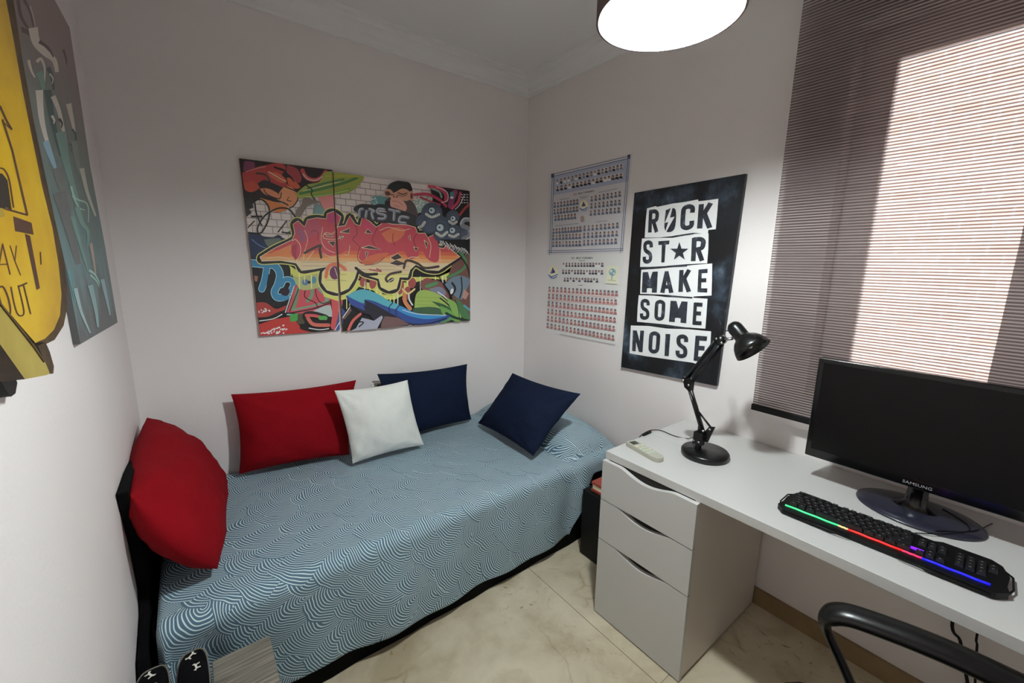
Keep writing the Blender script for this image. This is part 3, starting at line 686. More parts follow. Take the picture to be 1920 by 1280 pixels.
# ------------------------------------------------------------------ things at the foot of the bed, bottom left
WG = m_woodgrain()
q4 = [pz(397, 1236, .40), pz(506, 1193, .40)]; xa, xb = q4[0].x, q4[1].x; yt = (q4[0].y+q4[1].y)/2
b = MB(); b.box((xa, yt-.42, 0), (xb, yt, .40), WG); o = b.build('storage_box', bevel=.0015); tag(recenter(o), 'narrow grey wood-grain box at the near left corner of the bed', 'box')
AN = mat((170, 168, 160), .7, name='white_print')
def bag(name, label, x0, x1, y0, y1, zt):
    t_ = thing(name, label, 'bag', ((x0+x1)/2, (y0+y1)/2, 0))
    cx_, cy_ = (x0+x1)/2, (y0+y1)/2; hx, hy = (x1-x0)/2, (y1-y0)/2; vs = []; fs = []; N_ = 32
    prof = [(0, .92), (.02, 1), (zt*.5, 1.0), (zt-.05, .98), (zt-.02, .93), (zt-.006, .84), (zt, .70), (zt+.002, .02)]
    for (z, s) in prof:
        for k in range(N_):
            q = 2*PI*k/N_; c_, s_2 = math.cos(q), math.sin(q)
            vs.append((cx_+abs(c_)**.5*math.copysign(hx*s, c_), cy_+abs(s_2)**.5*math.copysign(hy*s, s_2), z))
    for j in range(len(prof)-1):
        for k in range(N_): fs.append((j*N_+k, j*N_+(k+1) % N_, (j+1)*N_+(k+1) % N_, (j+1)*N_+k))
    fs.append(tuple(range(N_))[::-1])
    body = MB(); body.add(vs, fs, BLACKC, True)
    b = MB(); 
    ring = [Vector((cx_+abs(math.cos(q))**.5*math.copysign(hx*.93, math.cos(q)), cy_+abs(math.sin(q))**.5*math.copysign(hy*.93, math.sin(q)), zt-.018)) for q in [2*PI*k/48 for k in range(49)]]
    b.tube(ring, .0022, mat((92, 88, 80), .6), 6); b.build('piping', t_)
    b = body
    for (a, c_) in ((.25, .55), (-.35, .3), (.4, 0), (-.3, -.35), (.3, -.55), (-.05, .75)):
        px_, py_ = cx_+a*hx, cy_+c_*hy; z = zt+.0016; s = .013
        dog = [(-1, .2), (-.7, .55), (-.5, .2), (.4, .25), (.8, .6), (.9, .2), (.6, 0), (.7, -.6), (.45, -.6), (.35, -.1), (-.3, -.1), (-.45, -.6), (-.7, -.6), (-.6, 0)]
        an = random.random()*6; b.prism([(px_+s*(u*math.cos(an)-v*math.sin(an)), py_+s*(u*math.sin(an)+v*math.cos(an)), z) for u, v in dog], (0, 0, .0006), AN)
    b.build('bag_body', t_); return t_
bag('travel_bag', 'black bag with white animal prints touching the grey wood-grain box', -1.993, -1.921, -1.42, -.985, .458)
bag('travel_bag', 'black printed bag wedged against the left wall, left of its twin', -2.076, -1.998, -1.45, -.99, .462)

# ------------------------------------------------------------------ prints on the walls
def clip_half(P, a, b, c):
    """keep a*x+b*y+c >= 0"""
    out = []
    for i in range(len(P)):
        p, q = P[i], P[(i+1) % len(P)]; dp = a*p[0]+b*p[1]+c; dq = a*q[0]+b*q[1]+c
        if dp >= 0: out.append(p)
        if (dp >= 0) != (dq >= 0): t = dp/(dp-dq); out.append((p[0]+(q[0]-p[0])*t, p[1]+(q[1]-p[1])*t))
    return out
def clip_poly(P, Q):
    """P clipped to convex outline Q"""
    ar = sum(Q[i][0]*Q[(i+1) % len(Q)][1]-Q[(i+1) % len(Q)][0]*Q[i][1] for i in range(len(Q))); sg = 1 if ar > 0 else -1
    for i in range(len(Q)):
        if len(P) < 3: return []
        (x0, y0), (x1, y1) = Q[i], Q[(i+1) % len(Q)]; a, b = -(y1-y0)*sg, (x1-x0)*sg
        P = clip_half(P, a, b, -(a*x0+b*y0))
    return P
def inside(p, P):
    r = False
    for i in range(len(P)):
        (x0, y0), (x1, y1) = P[i], P[i-1]
        if (y0 > p[1]) != (y1 > p[1]) and p[0] < (x1-x0)*(p[1]-y0)/(y1-y0)+x0: r = not r
    return r
def sp2(pts, n=5): return [(p.x, p.y) for p in spline([(x, y, 0) for x, y in pts], n)]
class Art:
    """flat printed shapes, drawn in a print's own 2-D sheet coordinates, each ink layer a hair above the last"""
    def __init__(s, ax, val, sign, conv, step=1.2e-5, k=None, rough=.45):
        s.ax, s.val, s.sign, s.conv, s.step, s.sh, s.k, s.rough = ax, val, sign, conv, step, [], k, rough
    def poly(s, pts, c, smooth=False):
        s.sh.append((sp2(list(pts)+[pts[0]])[:-1] if smooth else list(pts), c)); return s
    def ell(s, x, y, rx, ry, c, n=20, rot=0):
        return s.poly([(x+rx*math.cos(q)*math.cos(rot)-ry*math.sin(q)*math.sin(rot), y+rx*math.cos(q)*math.sin(rot)+ry*math.sin(q)*math.cos(rot)) for q in [2*PI*k/n for k in range(n)]], c)
    def line(s, pts, w, c, smooth=True, closed=False, w1=None, caps=True):
        if closed: pts = list(pts)+[pts[0]]
        P = sp2(pts) if smooth and len(pts) > 2 else list(pts); n = len(P); L = []; R = []
        if closed or n > 2 or True:
            for i, p in enumerate(P):
                a, b = P[max(i-1, 0)], P[min(i+1, n-1)]; dx, dy = b[0]-a[0], b[1]-a[1]; l = math.hypot(dx, dy) or 1
                ww = (w if w1 is None else w+(w1-w)*i/(n-1))/2; nx, ny = -dy/l*ww, dx/l*ww
                L.append((p[0]+nx, p[1]+ny)); R.append((p[0]-nx, p[1]-ny))
        qs = [[L[i], L[i+1], R[i+1], R[i]] for i in range(n-1)]
        if caps:
            for p in (P[0], P[-1]):
                ww = w/2 if (p == P[0] or w1 is None) else w1/2
                qs.append([(p[0]+ww*math.cos(q), p[1]+ww*math.sin(q)) for q in [2*PI*k/8 for k in range(8)]])
        s.sh.append((qs, c, 1)); return s
    def emit(s, mb, clipq, matf, L0=0):
        for li, sh in enumerate(s.sh):
            polys = sh[0] if len(sh) == 3 else [sh[0]]
            off = s.val + s.sign*(L0 + s.step*(li+1))
            for pi, P in enumerate(polys):
                if clipq: P = clip_poly(P, clipq)
                if len(P) < 3: continue
                V = []
                for (x, y) in P:
                    u, v = s.conv(x, y)
                    V.append(at(u, v, s.ax, s.val))
                for p in V: p['xyz'.index(s.ax)] = off + s.sign*s.step*.8*pi/len(polys)
                fs = [tuple(t) for t in tessellate_polygon([V])] if len(V) > 4 else [tuple(range(len(V)))]
                mb.add(V, fs, matf(sh[1]))
def panel(name, ax, val, back, corners, edge_m, conv, art, matf, label, cat, group=None, base_m=None, L0=1e-4):
    """a board or sheet of real thickness carrying a print; corners in sheet coordinates"""
    i = 'xyz'.index(ax); V = [at(*conv(*c), ax, val) for c in corners]
    for p in V: p[i] = val
    dd = [0, 0, 0]; dd[i] = back-val
    b = MB(); b.prism(V, dd, base_m or edge_m, edge_m)
    if art: art.emit(b, corners, matf, L0)
    o = b.build(name); tag(recenter(o), label, cat, group); return o

ink = lambda c: mat(tuple(int(v*.9+(sum(c)/3)*.1) for v in c), .5, k=1.85, name='ink')
# ---- graffiti diptych, sheet coordinates taken from a close-up
gconv = lambda x, y: (430+x/3.5553, 280+y/3.5553)
g = Art('y', -.016, -1, gconv)
BK = (22, 19, 21); CRM = (188, 176, 172)
white = [(90, 320), (440, 290), (700, 300), (880, 170), (1370, 235), (1340, 420), (900, 430), (740, 490), (420, 640), (100, 560)]
g.poly([(0, 0), (1700, 0), (1700, 1280), (0, 1280)], BK)
g.poly(white, CRM)
def gh(u, v):  # brick courses follow the wall
    t = (65+(205-65)*v, 60+(1243-60)*v); r = (1597, 275+(1140-275)*v); return (t[0]+(r[0]-t[0])*u, t[1]+(r[1]-t[1])*u)
for i in range(1, 26):
    v = i/24; seg = [gh(k/60, v) for k in range(61)]
    for k in range(60):
        if inside(seg[k], white) and inside(seg[k+1], white): g.line([seg[k], seg[k+1]], 4, (110, 98, 98), False, caps=False)
    for k in range(24):
        a = gh((k+.5*(i % 2))/22, v); c_ = gh((k+.5*(i % 2))/22, v+1/24)
        if inside(a, white) and inside(c_, white): g.line([a, c_], 4, (120, 108, 106), False, caps=False)
# upper left: red lettering
g.poly([(60, 50), (700, 130), (700, 175), (560, 260), (440, 300), (330, 350), (215, 320), (160, 360), (90, 330)], (30, 18, 20))
g.poly([(100, 78), (165, 90), (158, 140), (110, 150), (92, 130)], (105, 45, 75), True)
g.poly([(85, 155), (180, 120), (250, 105), (330, 90), (375, 120), (350, 165), (300, 190), (370, 220), (430, 265), (380, 262), (300, 230), (230, 205), (170, 240), (110, 270), (92, 220)], (150, 48, 44), True)
g.poly([(100, 225), (160, 215), (200, 255), (150, 285), (104, 270)], (165, 62, 44), True)
g.poly([(255, 150), (330, 160), (380, 210), (350, 225), (280, 190)], (178, 78, 50), True)
g.poly([(385, 105), (450, 130), (480, 190), (460, 225), (410, 180), (380, 150)], (140, 50, 55), True)
g.poly([(380, 190), (420, 195), (470, 250), (440, 262), (395, 235)], (180, 80, 50), True)
g.line([(485, 140), (510, 185), (560, 205), (610, 190), (640, 150)], 26, (165, 62, 60)); g.line([(490, 165), (525, 200), (580, 205), (625, 175)], 5, (215, 190, 180))
g.line([(350, 130), (390, 170), (430, 215)], 8, BK); g.line([(180, 160), (240, 170), (270, 210)], 12, BK); g.line([(300, 120), (360, 140)], 14, BK)
g.line([(260, 150), (330, 190), (375, 215)], 5, (215, 190, 180))
g.line([(110, 150), (180, 128), (240, 116)], 3, (205, 150, 140))
# profile in orange
g.poly([(200, 262), (260, 262), (330, 300), (345, 345), (290, 320), (235, 300)], (186, 110, 76), True)
g.poly([(330, 290), (365, 250), (410, 252), (450, 290), (455, 330), (430, 370), (385, 385), (345, 350)], (190, 122, 82), True)
g.poly([(200, 318), (300, 345), (390, 392), (330, 420), (275, 405), (235, 350)], (184, 104, 50), True)
g.line([(205, 318), (300, 345), (350, 352), (390, 372)], 9, BK); g.line([(370, 250), (450, 285), (455, 330), (430, 375), (400, 392)], 7, BK)
g.line([(230, 268), (250, 300), (330, 330), (345, 290)], 7, BK); g.line([(395, 320), (385, 340), (410, 345)], 5, BK)
# green sweep
g.poly([(440, 300), (470, 270), (520, 235), (600, 215), (640, 150), (760, 160), (890, 178), (865, 235), (800, 285), (700, 305), (590, 318), (480, 330)], (132, 138, 58), True)
for p_, w_, c_ in (([(470, 295), (620, 262), (760, 225), (850, 190)], 18, (62, 106, 52)), ([(520, 262), (640, 225), (760, 200)], 14, (66, 100, 60)), ([(560, 305), (700, 292), (800, 262)], 12, (98, 138, 50)), ([(640, 180), (760, 178), (860, 182)], 12, (150, 148, 50)), ([(490, 278), (620, 245), (740, 215)], 3, (200, 210, 160)), ([(500, 318), (650, 303), (790, 272)], 5, (150, 176, 110))): g.line(p_, w_, c_)
g.line([(512, 240), (550, 270), (545, 300), (580, 350)], 7, BK)
g.poly([(440, 440), (450, 400), (480, 370), (500, 320), (560, 335), (600, 350), (560, 365), (520, 380), (480, 440), (450, 475)], (104, 90, 82), True)
g.poly([(590, 318), (690, 308), (700, 380), (680, 420), (640, 415), (610, 360)], (186, 112, 112), True)
g.poly([(565, 370), (600, 375), (640, 420), (635, 450), (560, 455)], (92, 122, 124), True); g.line([(520, 380), (570, 362), (620, 390), (650, 430)], 8, (120, 122, 116))
# loops of the tag on white bricks
g.line([(150, 345), (215, 335), (262, 385), (262, 460), (225, 540), (195, 560), (188, 520), (225, 455), (265, 420), (330, 392), (400, 402), (450, 470)], 10, BK)
g.line([(170, 360), (180, 430), (205, 490), (215, 505)], 10, BK); g.line([(150, 448), (215, 448)], 12, BK); g.line([(125, 520), (165, 478)], 8, BK)
g.line([(325, 550), (380, 478)], 9, BK); g.line([(350, 552), (412, 560)], 9, BK); g.line([(380, 562), (415, 540)], 7, BK)
g.line([(120, 555), (190, 565), (225, 585), (290, 590), (330, 578), (370, 608), (420, 600)], 12, BK)
g.poly([(90, 300), (150, 340), (160, 390), (130, 400), (150, 420), (115, 450), (95, 450)], BK)
# lower left: blue letters
g.poly([(110, 560), (190, 568), (245, 590), (330, 582), (420, 610), (330, 660), (215, 720), (150, 730)], (28, 38, 66))
g.poly([(230, 600), (330, 592), (340, 625), (285, 655), (250, 640)], (84, 92, 84), True); g.line([(150, 600), (200, 640), (260, 665)], 5, (90, 110, 150))
LB = (142, 178, 190); BL = (48, 112, 150)
for wd, c_ in ((0, LB), (-9, BL)):
    g.line([(140, 757), (225, 765), (300, 775), (335, 830), (322, 900), (300, 950), (320, 985), (380, 985)], 52+wd, c_, True); g.line([(248, 790), (235, 870), (215, 930)], 48+wd, c_)
    g.line([(345, 905), (365, 870), (405, 868), (425, 900), (405, 945)], 40+wd, c_)
g.poly([(150, 800), (215, 805), (190, 930), (165, 900)], BK); g.poly([(165, 840), (190, 845), (185, 880), (168, 878)], (140, 85, 72)); g.poly([(260, 830), (300, 860), (270, 950), (255, 1000), (240, 960)], BK, True); g.poly([(340, 940), (385, 920), (400, 950), (380, 975), (345, 965)], (32, 14, 30), True)
g.poly([(165, 960), (260, 1010), (360, 1010), (420, 985), (400, 1040), (300, 1050), (175, 1010)], (24, 16, 22), True)
g.poly([(168, 1022), (240, 1020), (310, 1062), (380, 1040), (330, 1110), (240, 1130), (182, 1120)], (148, 48, 44), True)
g.line([(180, 1135), (260, 1130), (330, 1100), (380, 1085)], 34, BK); g.line([(200, 1142), (290, 1128), (350, 1098)], 6, (210, 210, 212))
g.poly([(195, 1165), (300, 1130), (420, 1110), (470, 1180), (560, 1215), (640, 1230), (205, 1262)], (164, 44, 40))
random.seed(3)
for k in range(46):
    x = 205+random.random()*170; y = 1232-random.random()*62*(x-200)/170-8; g.poly([(x, y), (x+9, y-3), (x+12, y+5), (x+3, y+8)], (214, 190, 186))
for k in range(16):
    x = 190+random.random()*75; y = 1058+random.random()*28; g.poly([(x, y), (x+8, y-2), (x+9, y+6), (x+2, y+8)], (214, 190, 186))
# red and green letters, centre bottom of the left panel
g.poly([(380, 1085), (410, 1000), (440, 905), (560, 890), (610, 930), (740, 955), (740, 1060), (640, 1085), (500, 1095)], (172, 62, 70), True)
for p_, w_, c_ in (([(455, 930), (440, 1010), (425, 1060)], 26, (98, 120, 88)), ([(545, 905), (548, 970), (520, 1010)], 24, (96, 124, 96)), ([(600, 930), (640, 970), (650, 1010)], 26, (112, 132, 110)), ([(420, 1068), (560, 1040), (660, 1010)], 14, (104, 128, 108)), ([(470, 900), (440, 980), (400, 1080)], 6, BK), ([(520, 900), (500, 980), (570, 1020), (590, 1060)], 6, BK), ([(570, 900), (580, 980), (620, 1025), (690, 1000)], 6, BK), ([(400, 1090), (560, 1060), (700, 1010)], 8, BK), ([(385, 1100), (500, 1098), (640, 1075)], 10, (120, 160, 160)), ([(430, 910), (400, 1000), (372, 1085)], 7, (160, 176, 176))): g.line(p_, w_, c_)
g.poly([(560, 1075), (640, 1040), (700, 1050), (720, 1110), (640, 1110), (560, 1090)], (150, 160, 158), True)
g.poly([(400, 1100), (450, 1092), (460, 1140), (405, 1148)], (58, 138, 60)); g.poly([(455, 1095), (500, 1090), (500, 1160), (450, 1165)], (70, 62, 46))
g.line([(690, 1020), (705, 1100), (690, 1160), (600, 1165), (530, 1150), (505, 1105), (560, 1098), (640, 1120)], 40, BK); g.line([(700, 1010), (705, 1100), (695, 1180)], 44, (176, 66, 68)); g.line([(520, 1120), (560, 1165), (660, 1170)], 24, (176, 84, 70)); g.line([(510, 1105), (570, 1108), (640, 1128)], 20, (176, 66, 68)); g.poly([(590, 1110), (640, 1108), (650, 1130), (600, 1135)], (70, 144, 66), True)
g.line([(480, 1185), (560, 1205), (660, 1200)], 26, BK); g.line([(530, 1190), (600, 1200), (660, 1193)], 6, (220, 220, 222))
g.poly([(735, 1040), (770, 1080), (745, 1200), (700, 1205), (720, 1120)], (48, 62, 112)); g.line([(700, 1205), (745, 1130)], 5, (210, 210, 215))
# yellow glow with drips
g.poly([(395, 770), (470, 820), (620, 800), (610, 850), (640, 950), (740, 985), (800, 940), (850, 870), (980, 900), (1020, 965), (1080, 970), (1150, 920), (1200, 850), (1390, 850), (1530, 790), (1540, 740), (1450, 870), (1330, 860), (1220, 890), (1180, 960), (1100, 1000), (1010, 1000), (960, 940), (860, 915), (800, 990), (720, 1010), (630, 980), (590, 870), (430, 870)], (178, 176, 84))
g.poly([(420, 840), (470, 850), (610, 830), (625, 900), (560, 930), (470, 930)], (150, 152, 96), True); g.ell(505, 885, 22, 20, (70, 96, 140)); g.ell(560, 870, 18, 24, (72, 120, 146)); g.ell(530, 885, 10, 10, BK)
for x, y0_, y1_ in ((465, 830, 930), (545, 840, 925), (500, 850, 890), (410, 800, 840), (780, 960, 1060), (800, 960, 1040), (900, 890, 950), (935, 890, 960), (980, 930, 1010), (1005, 960, 1010), (1035, 980, 1020), (1070, 990, 1060), (1095, 980, 1050), (1120, 960, 1080), (1165, 890, 990), (1185, 870, 930), (1270, 850, 920), (1300, 860, 930), (1370, 850, 950), (1418, 840, 950), (1440, 840, 880), (1235, 860, 900)): g.line([(x, y0_), (x, y1_)], 9, (196, 194, 120), False, w1=5)
for x, y, a, c_ in ((890, 880, 22, 46), (955, 890, 24, 50), (1140, 920, 20, 60), (1180, 960, 24, 60), (1215, 890, 26, 44), (1320, 880, 34, 30)): g.ell(x, y, a, c_*.8, (140, 62, 60), 14, .2)
for p_ in ([(860, 860), (880, 840), (905, 870), (910, 920)], [(930, 870), (960, 850), (985, 890)], [(1130, 900), (1160, 930), (1150, 1000)]): g.line(p_, 6, (150, 80, 60))
for x, y0_, y1_ in ((900, 880, 960), (1120, 940, 1080), (1270, 850, 940), (1420, 850, 950)): g.line([(x, y0_), (x, y1_)], 5, (222, 216, 190), False)
# main lettering
Mn = [(205, 718), (300, 660), (418, 603), (436, 560), (425, 500), (455, 478), (500, 520), (520, 470), (580, 458), (645, 465), (650, 430), (690, 415), (740, 450), (722, 505), (700, 520), (770, 510), (800, 445), (835, 500), (870, 510), (885, 452), (930, 480), (975, 520), (1010, 500), (1010, 485), (1080, 500), (1180, 505), (1235, 520), (1250, 560), (1300, 560), (1320, 590), (1370, 562), (1380, 610), (1365, 650), (1425, 662), (1440, 640), (1532, 716), (1460, 760), (1390, 805), (1310, 800), (1240, 765), (1200, 800), (1185, 850), (1130, 850), (1110, 925), (1060, 940), (1010, 915), (995, 860), (900, 830), (850, 800), (830, 860), (790, 925), (720, 955), (650, 935), (615, 885), (620, 820), (650, 780), (560, 795), (480, 805), (445, 755), (340, 738), (215, 742)]
g.line(Mn, 54, (186, 180, 104), True, True); g.line(Mn, 42, (34, 26, 26), True, True); g.line(Mn, 8, (196, 182, 150), False, True)
g.poly(Mn, (168, 58, 68))
def band(y, sl, c_):
    g.sh.append((clip_half(Mn, -sl, 1, -y), c_))
band(625, .0, (172, 62, 66)); band(668, .01, (184, 84, 58)); band(690, .012, (192, 112, 62)); band(712, .014, (196, 140, 92)); band(735, .016, (198, 168, 132)); band(800, .02, (196, 180, 110))
for p_ in ([(480, 540), (500, 640), (470, 720), (440, 730), (410, 690), (440, 640), (450, 560)], [(800, 540), (900, 580), (960, 650), (900, 740), (860, 720), (880, 640), (830, 600)], [(1180, 560), (1240, 620), (1260, 700), (1200, 730), (1160, 660)], [(1290, 590), (1380, 600), (1390, 740), (1330, 740), (1290, 680)], [(630, 560), (720, 600), (770, 660), (730, 700), (640, 705), (600, 670)], [(980, 640), (1100, 600), (1150, 660), (1080, 700), (990, 730), (930, 700)]): g.poly(p_, (170, 58, 70), True)
g.poly([(1010, 560), (1100, 520), (1170, 540), (1130, 600), (1060, 620)], (184, 92, 66), True); g.poly([(860, 755), (960, 700), (1060, 690), (1020, 730), (930, 770)], (184, 90, 62), True)
g.poly([(520, 480), (580, 470), (610, 520), (590, 560), (520, 590), (490, 560)], (160, 66, 82), True); g.poly([(455, 500), (490, 545), (505, 600), (480, 620), (450, 560)], (140, 70, 96), True); g.poly([(660, 430), (700, 425), (725, 455), (700, 490), (650, 480)], (160, 50, 90), True); g.poly([(890, 470), (950, 500), (970, 560), (930, 560), (890, 520)], (176, 56, 84), True)
DK = (62, 48, 46); EG = (200, 170, 140)
for p_ in ([(735, 552), (800, 524), (798, 560)], [(902, 556), (920, 530), (950, 562)], [(655, 614), (705, 612), (690, 650)], [(730, 580), (760, 578), (742, 604)], [(878, 655), (930, 640), (1010, 668), (930, 664)], [(905, 685), (922, 682), (910, 730)], [(1068, 722), (1120, 692), (1150, 722), (1100, 740)], [(1190, 585), (1200, 570), (1205, 610)], [(1295, 605), (1320, 625), (1310, 660)], [(1225, 650), (1255, 655), (1240, 680)], [(630, 560), (650, 580), (690, 582), (680, 570), (655, 570)], [(1060, 760), (1110, 735), (1180, 760), (1120, 776)]): g.poly(p_, DK); g.line(p_, 4, EG, False, True)
for p_ in ([(500, 540), (520, 600), (500, 680), (490, 740)], [(620, 520), (610, 600), (640, 660), (700, 690)], [(545, 550), (560, 540), (590, 556), (585, 600)], [(720, 510), (690, 560), (640, 555), (625, 590), (700, 600), (760, 580)], [(835, 500), (850, 560), (820, 600), (860, 640)], [(985, 520), (950, 600), (970, 640)], [(1090, 560), (1085, 600), (1100, 640)], [(1250, 560), (1225, 600), (1240, 650)], [(800, 640), (790, 700), (760, 700)], [(1030, 720), (980, 760), (900, 770)], [(1320, 590), (1340, 640), (1330, 720)], [(1400, 665), (1400, 740)], [(420, 640), (415, 700)], [(870, 640), (850, 720), (880, 760)], [(1000, 540), (1060, 520), (1140, 540), (1200, 530)]): g.line(p_, 4, (96, 30, 40) if p_[0][0] % 20 else EG)
for p_ in ([(420, 610), (440, 600), (470, 640), (470, 700), (440, 748)], [(560, 680), (530, 720), (480, 790)], [(620, 690), (680, 720), (730, 705)], [(820, 745), (880, 800), (940, 810)], [(1180, 760), (1200, 720), (1260, 720)]): g.line(p_, 5, EG)
for p_ in ([(500, 690), (600, 640), (600, 670), (610, 720)], [(1160, 790), (1180, 740), (1250, 760), (1300, 790), (1390, 780)]): g.line(p_, 16, DK)
for yb in (750, 775, 800, 830, 870): g.line([(480 if yb < 800 else 640, yb), (780, yb+4)], 2, (120, 96, 80), False); g.line([(860, yb), (1190, yb+4)], 2, (120, 96, 80), False) if yb < 840 else None
g.ell(700, 822, 34, 44, (96, 42, 78)); g.line([(700, 790), (722, 860)], 5, (205, 170, 150)); g.line([(642, 850), (660, 780), (720, 765), (770, 800)], 22, (190, 96, 66))
g.line([(1140, 815), (1070, 830), (1040, 860), (1050, 880)], 16, DK); g.ell(1075, 870, 22, 12, (36, 28, 28), 14, -.5); g.line([(1060, 880), (1090, 862)], 5, (200, 190, 180))
g.line([(840, 790), (900, 830), (980, 830)], 18, (36, 28, 28)); g.line([(930, 800), (1010, 812), (980, 795)], 8, (150, 60, 66))
g.poly([(225, 716), (330, 668), (420, 628), (405, 690), (330, 712)], (190, 110, 66)); g.poly([(410, 640), (450, 630), (440, 740), (415, 700)], (150, 46, 62)); g.line([(250, 725), (340, 716), (430, 745)], 4, EG)
# head of an ape looking down, left of centre top
g.poly([(950, 318), (1000, 310), (1050, 330), (1060, 390), (1000, 395), (945, 375)], (82, 126, 126), True); g.poly([(1230, 340), (1330, 325), (1350, 380), (1290, 400), (1240, 430)], (130, 150, 142), True)
random.seed(5)
for k in range(26): g.ell(940+random.random()*40, 320+random.random()*60, 4, 4, (180, 190, 184), 6); g.ell(1240+random.random()*90, 330+random.random()*60, 5, 5, (190, 192, 184), 6)
g.poly([(1035, 345), (1070, 320), (1180, 330), (1225, 360), (1250, 420), (1252, 500), (1190, 490), (1090, 450), (1040, 410)], (70, 58, 58), True); g.poly([(1032, 345), (1070, 350), (1080, 400), (1050, 420), (1034, 390)], (24, 22, 28), True)
g.poly([(1045, 270), (1062, 235), (1110, 212), (1170, 215), (1205, 235), (1212, 300), (1130, 310), (1060, 300)], (18, 15, 17), True)
g.ell(1058, 292, 30, 26, (176, 124, 104), 20, .4); g.ell(1052, 294, 18, 14, (70, 40, 38), 16, .4); g.ell(1208, 310, 18, 32, (176, 124, 104)); g.ell(1210, 312, 9, 20, (84, 46, 42))
g.poly([(1110, 282), (1150, 262), (1195, 280), (1200, 330), (1170, 345), (1110, 330), (1070, 325), (1075, 300)], (182, 128, 106), True)
g.poly([(1070, 335), (1090, 312), (1120, 320), (1160, 350), (1180, 390), (1160, 418), (1120, 405), (1072, 380)], (190, 134, 120), True)
g.line([(1120, 290), (1150, 300), (1180, 292)], 7, (60, 34, 32)); g.line([(1110, 304), (1150, 312), (1180, 304)], 4, (60, 34, 32)); g.line([(1070, 300), (1092, 306)], 6, (60, 34, 32)); g.ell(1093, 318, 6, 5, (60, 26, 28)); g.ell(1112, 318, 6, 5, (60, 26, 28)); g.line([(1082, 345), (1120, 350), (1150, 372)], 3, (120, 70, 66)); g.line([(1090, 372), (1130, 385)], 3, (130, 80, 74))
# small grey lettering
g.line([(845, 400), (880, 385), (960, 390), (1010, 385), (1060, 400), (1180, 440), (1240, 470)], 40, (36, 32, 38)); g.poly([(840, 400), (1240, 440), (1240, 500), (1000, 490), (860, 450)], (44, 40, 46))
GL = (112, 112, 122); HL = (176, 176, 182)
for p_ in ([(862, 450), (866, 405), (885, 398)], [(905, 452), (912, 412)], [(930, 398), (962, 412), (945, 425), (955, 462)], [(1028, 402), (990, 398), (985, 424), (1035, 440), (1028, 462), (990, 462)], [(1062, 402), (1130, 416)], [(1096, 410), (1092, 470)], [(1188, 456), (1140, 450), (1128, 484), (1170, 492)]): g.line(p_, 19, GL); g.line([(a-3, c-4) for a, c in p_], 4, HL)
# upper right swirls
g.poly([(1330, 240), (1600, 280), (1600, 620), (1560, 600), (1450, 380), (1350, 330)], (24, 18, 24))
for p_, w_, c_ in (([(1230, 303), (1320, 300), (1400, 340), (1440, 380)], 18, (160, 42, 66)), ([(1330, 245), (1400, 262), (1440, 300), (1440, 340)], 26, (160, 44, 66)), ([(1345, 262), (1395, 285), (1410, 320)], 12, (110, 132, 126)), ([(1375, 250), (1445, 285), (1450, 340), (1410, 355)], 4, (200, 196, 196)), ([(1500, 285), (1480, 330), (1470, 380)], 36, (118, 44, 84)), ([(1535, 290), (1520, 350), (1480, 395)], 16, (164, 44, 66)), ([(1560, 310), (1530, 370), (1500, 400)], 4, (200, 196, 196)), ([(1530, 440), (1560, 400), (1590, 370)], 16, (140, 46, 42)), ([(1270, 320), (1340, 350), (1400, 370)], 12, (150, 40, 60))): g.line(p_, w_, c_)
g.ell(1480, 300, 16, 18, (62, 110, 112)); g.ell(1478, 322, 12, 8, (176, 180, 180))
for k in range(12): x = 1540+(k % 3)*18; y = 300+(k//3)*18; g.line([(x, y), (x+9, y+4)], 4, (200, 196, 196), False)
# round one-eyed creatures
NV = (58, 66, 82)
for x, y, r_ in ((1290, 480, 48), (1345, 425, 68), (1400, 505, 60), (1420, 560, 62), (1490, 565, 62), (1485, 450, 42), (1330, 500, 60), (1560, 560, 40)): 
    g.poly([(x+(r_+(5 if k % 2 else 0))*math.cos(2*PI*k/44), y+(r_+(5 if k % 2 else 0))*math.sin(2*PI*k/44)) for k in range(44)], NV); g.ell(x+6, y+8, r_*.7, r_*.7, (66, 74, 92))
for x, y, r_ in ((1345, 408, 20), (1400, 522, 24), (1482, 540, 19), (1486, 462, 17)): g.ell(x, y, r_+6, r_+6, (34, 40, 52)); g.ell(x, y, r_, r_, (156, 170, 174)); g.ell(x-4, y-2, 6, 6, (26, 26, 30))
for p_, n_ in (([(1308, 432), (1345, 452), (1392, 434)], 8), ([(1376, 558), (1410, 578), (1446, 552)], 8), ([(1462, 572), (1490, 582), (1520, 566)], 6), ([(1462, 480), (1485, 496), (1508, 484)], 5), ([(1258, 520), (1278, 512), (1296, 486)], 6)):
    g.line(p_, 17, (196, 192, 178)); q_ = sp2(p_, 8)
    for k in range(1, len(q_)-1, 2): g.line([(q_[k][0], q_[k][1]-8), (q_[k][0]+1, q_[k][1]+8)], 2.5, (40, 40, 44), False)
g.line([(1600, 470), (1560, 470), (1545, 505), (1590, 530), (1596, 575), (1556, 596)], 30, (110, 110, 118)); g.line([(1590, 462), (1556, 462), (1536, 500)], 5, HL); g.line([(1596, 540), (1600, 580), (1560, 606)], 6, HL)
g.poly([(1390, 600), (1600, 600), (1600, 720), (1530, 700), (1430, 620)], (14, 12, 14))
random.seed(9)
for k in range(20): x = 1400+k*9.5; y = 615+k*3.4+random.random()*16; g.line([(x, y-14), (x+5, y+4), (x-4, y+22)], 5, (200, 192, 186), True, w1=2)
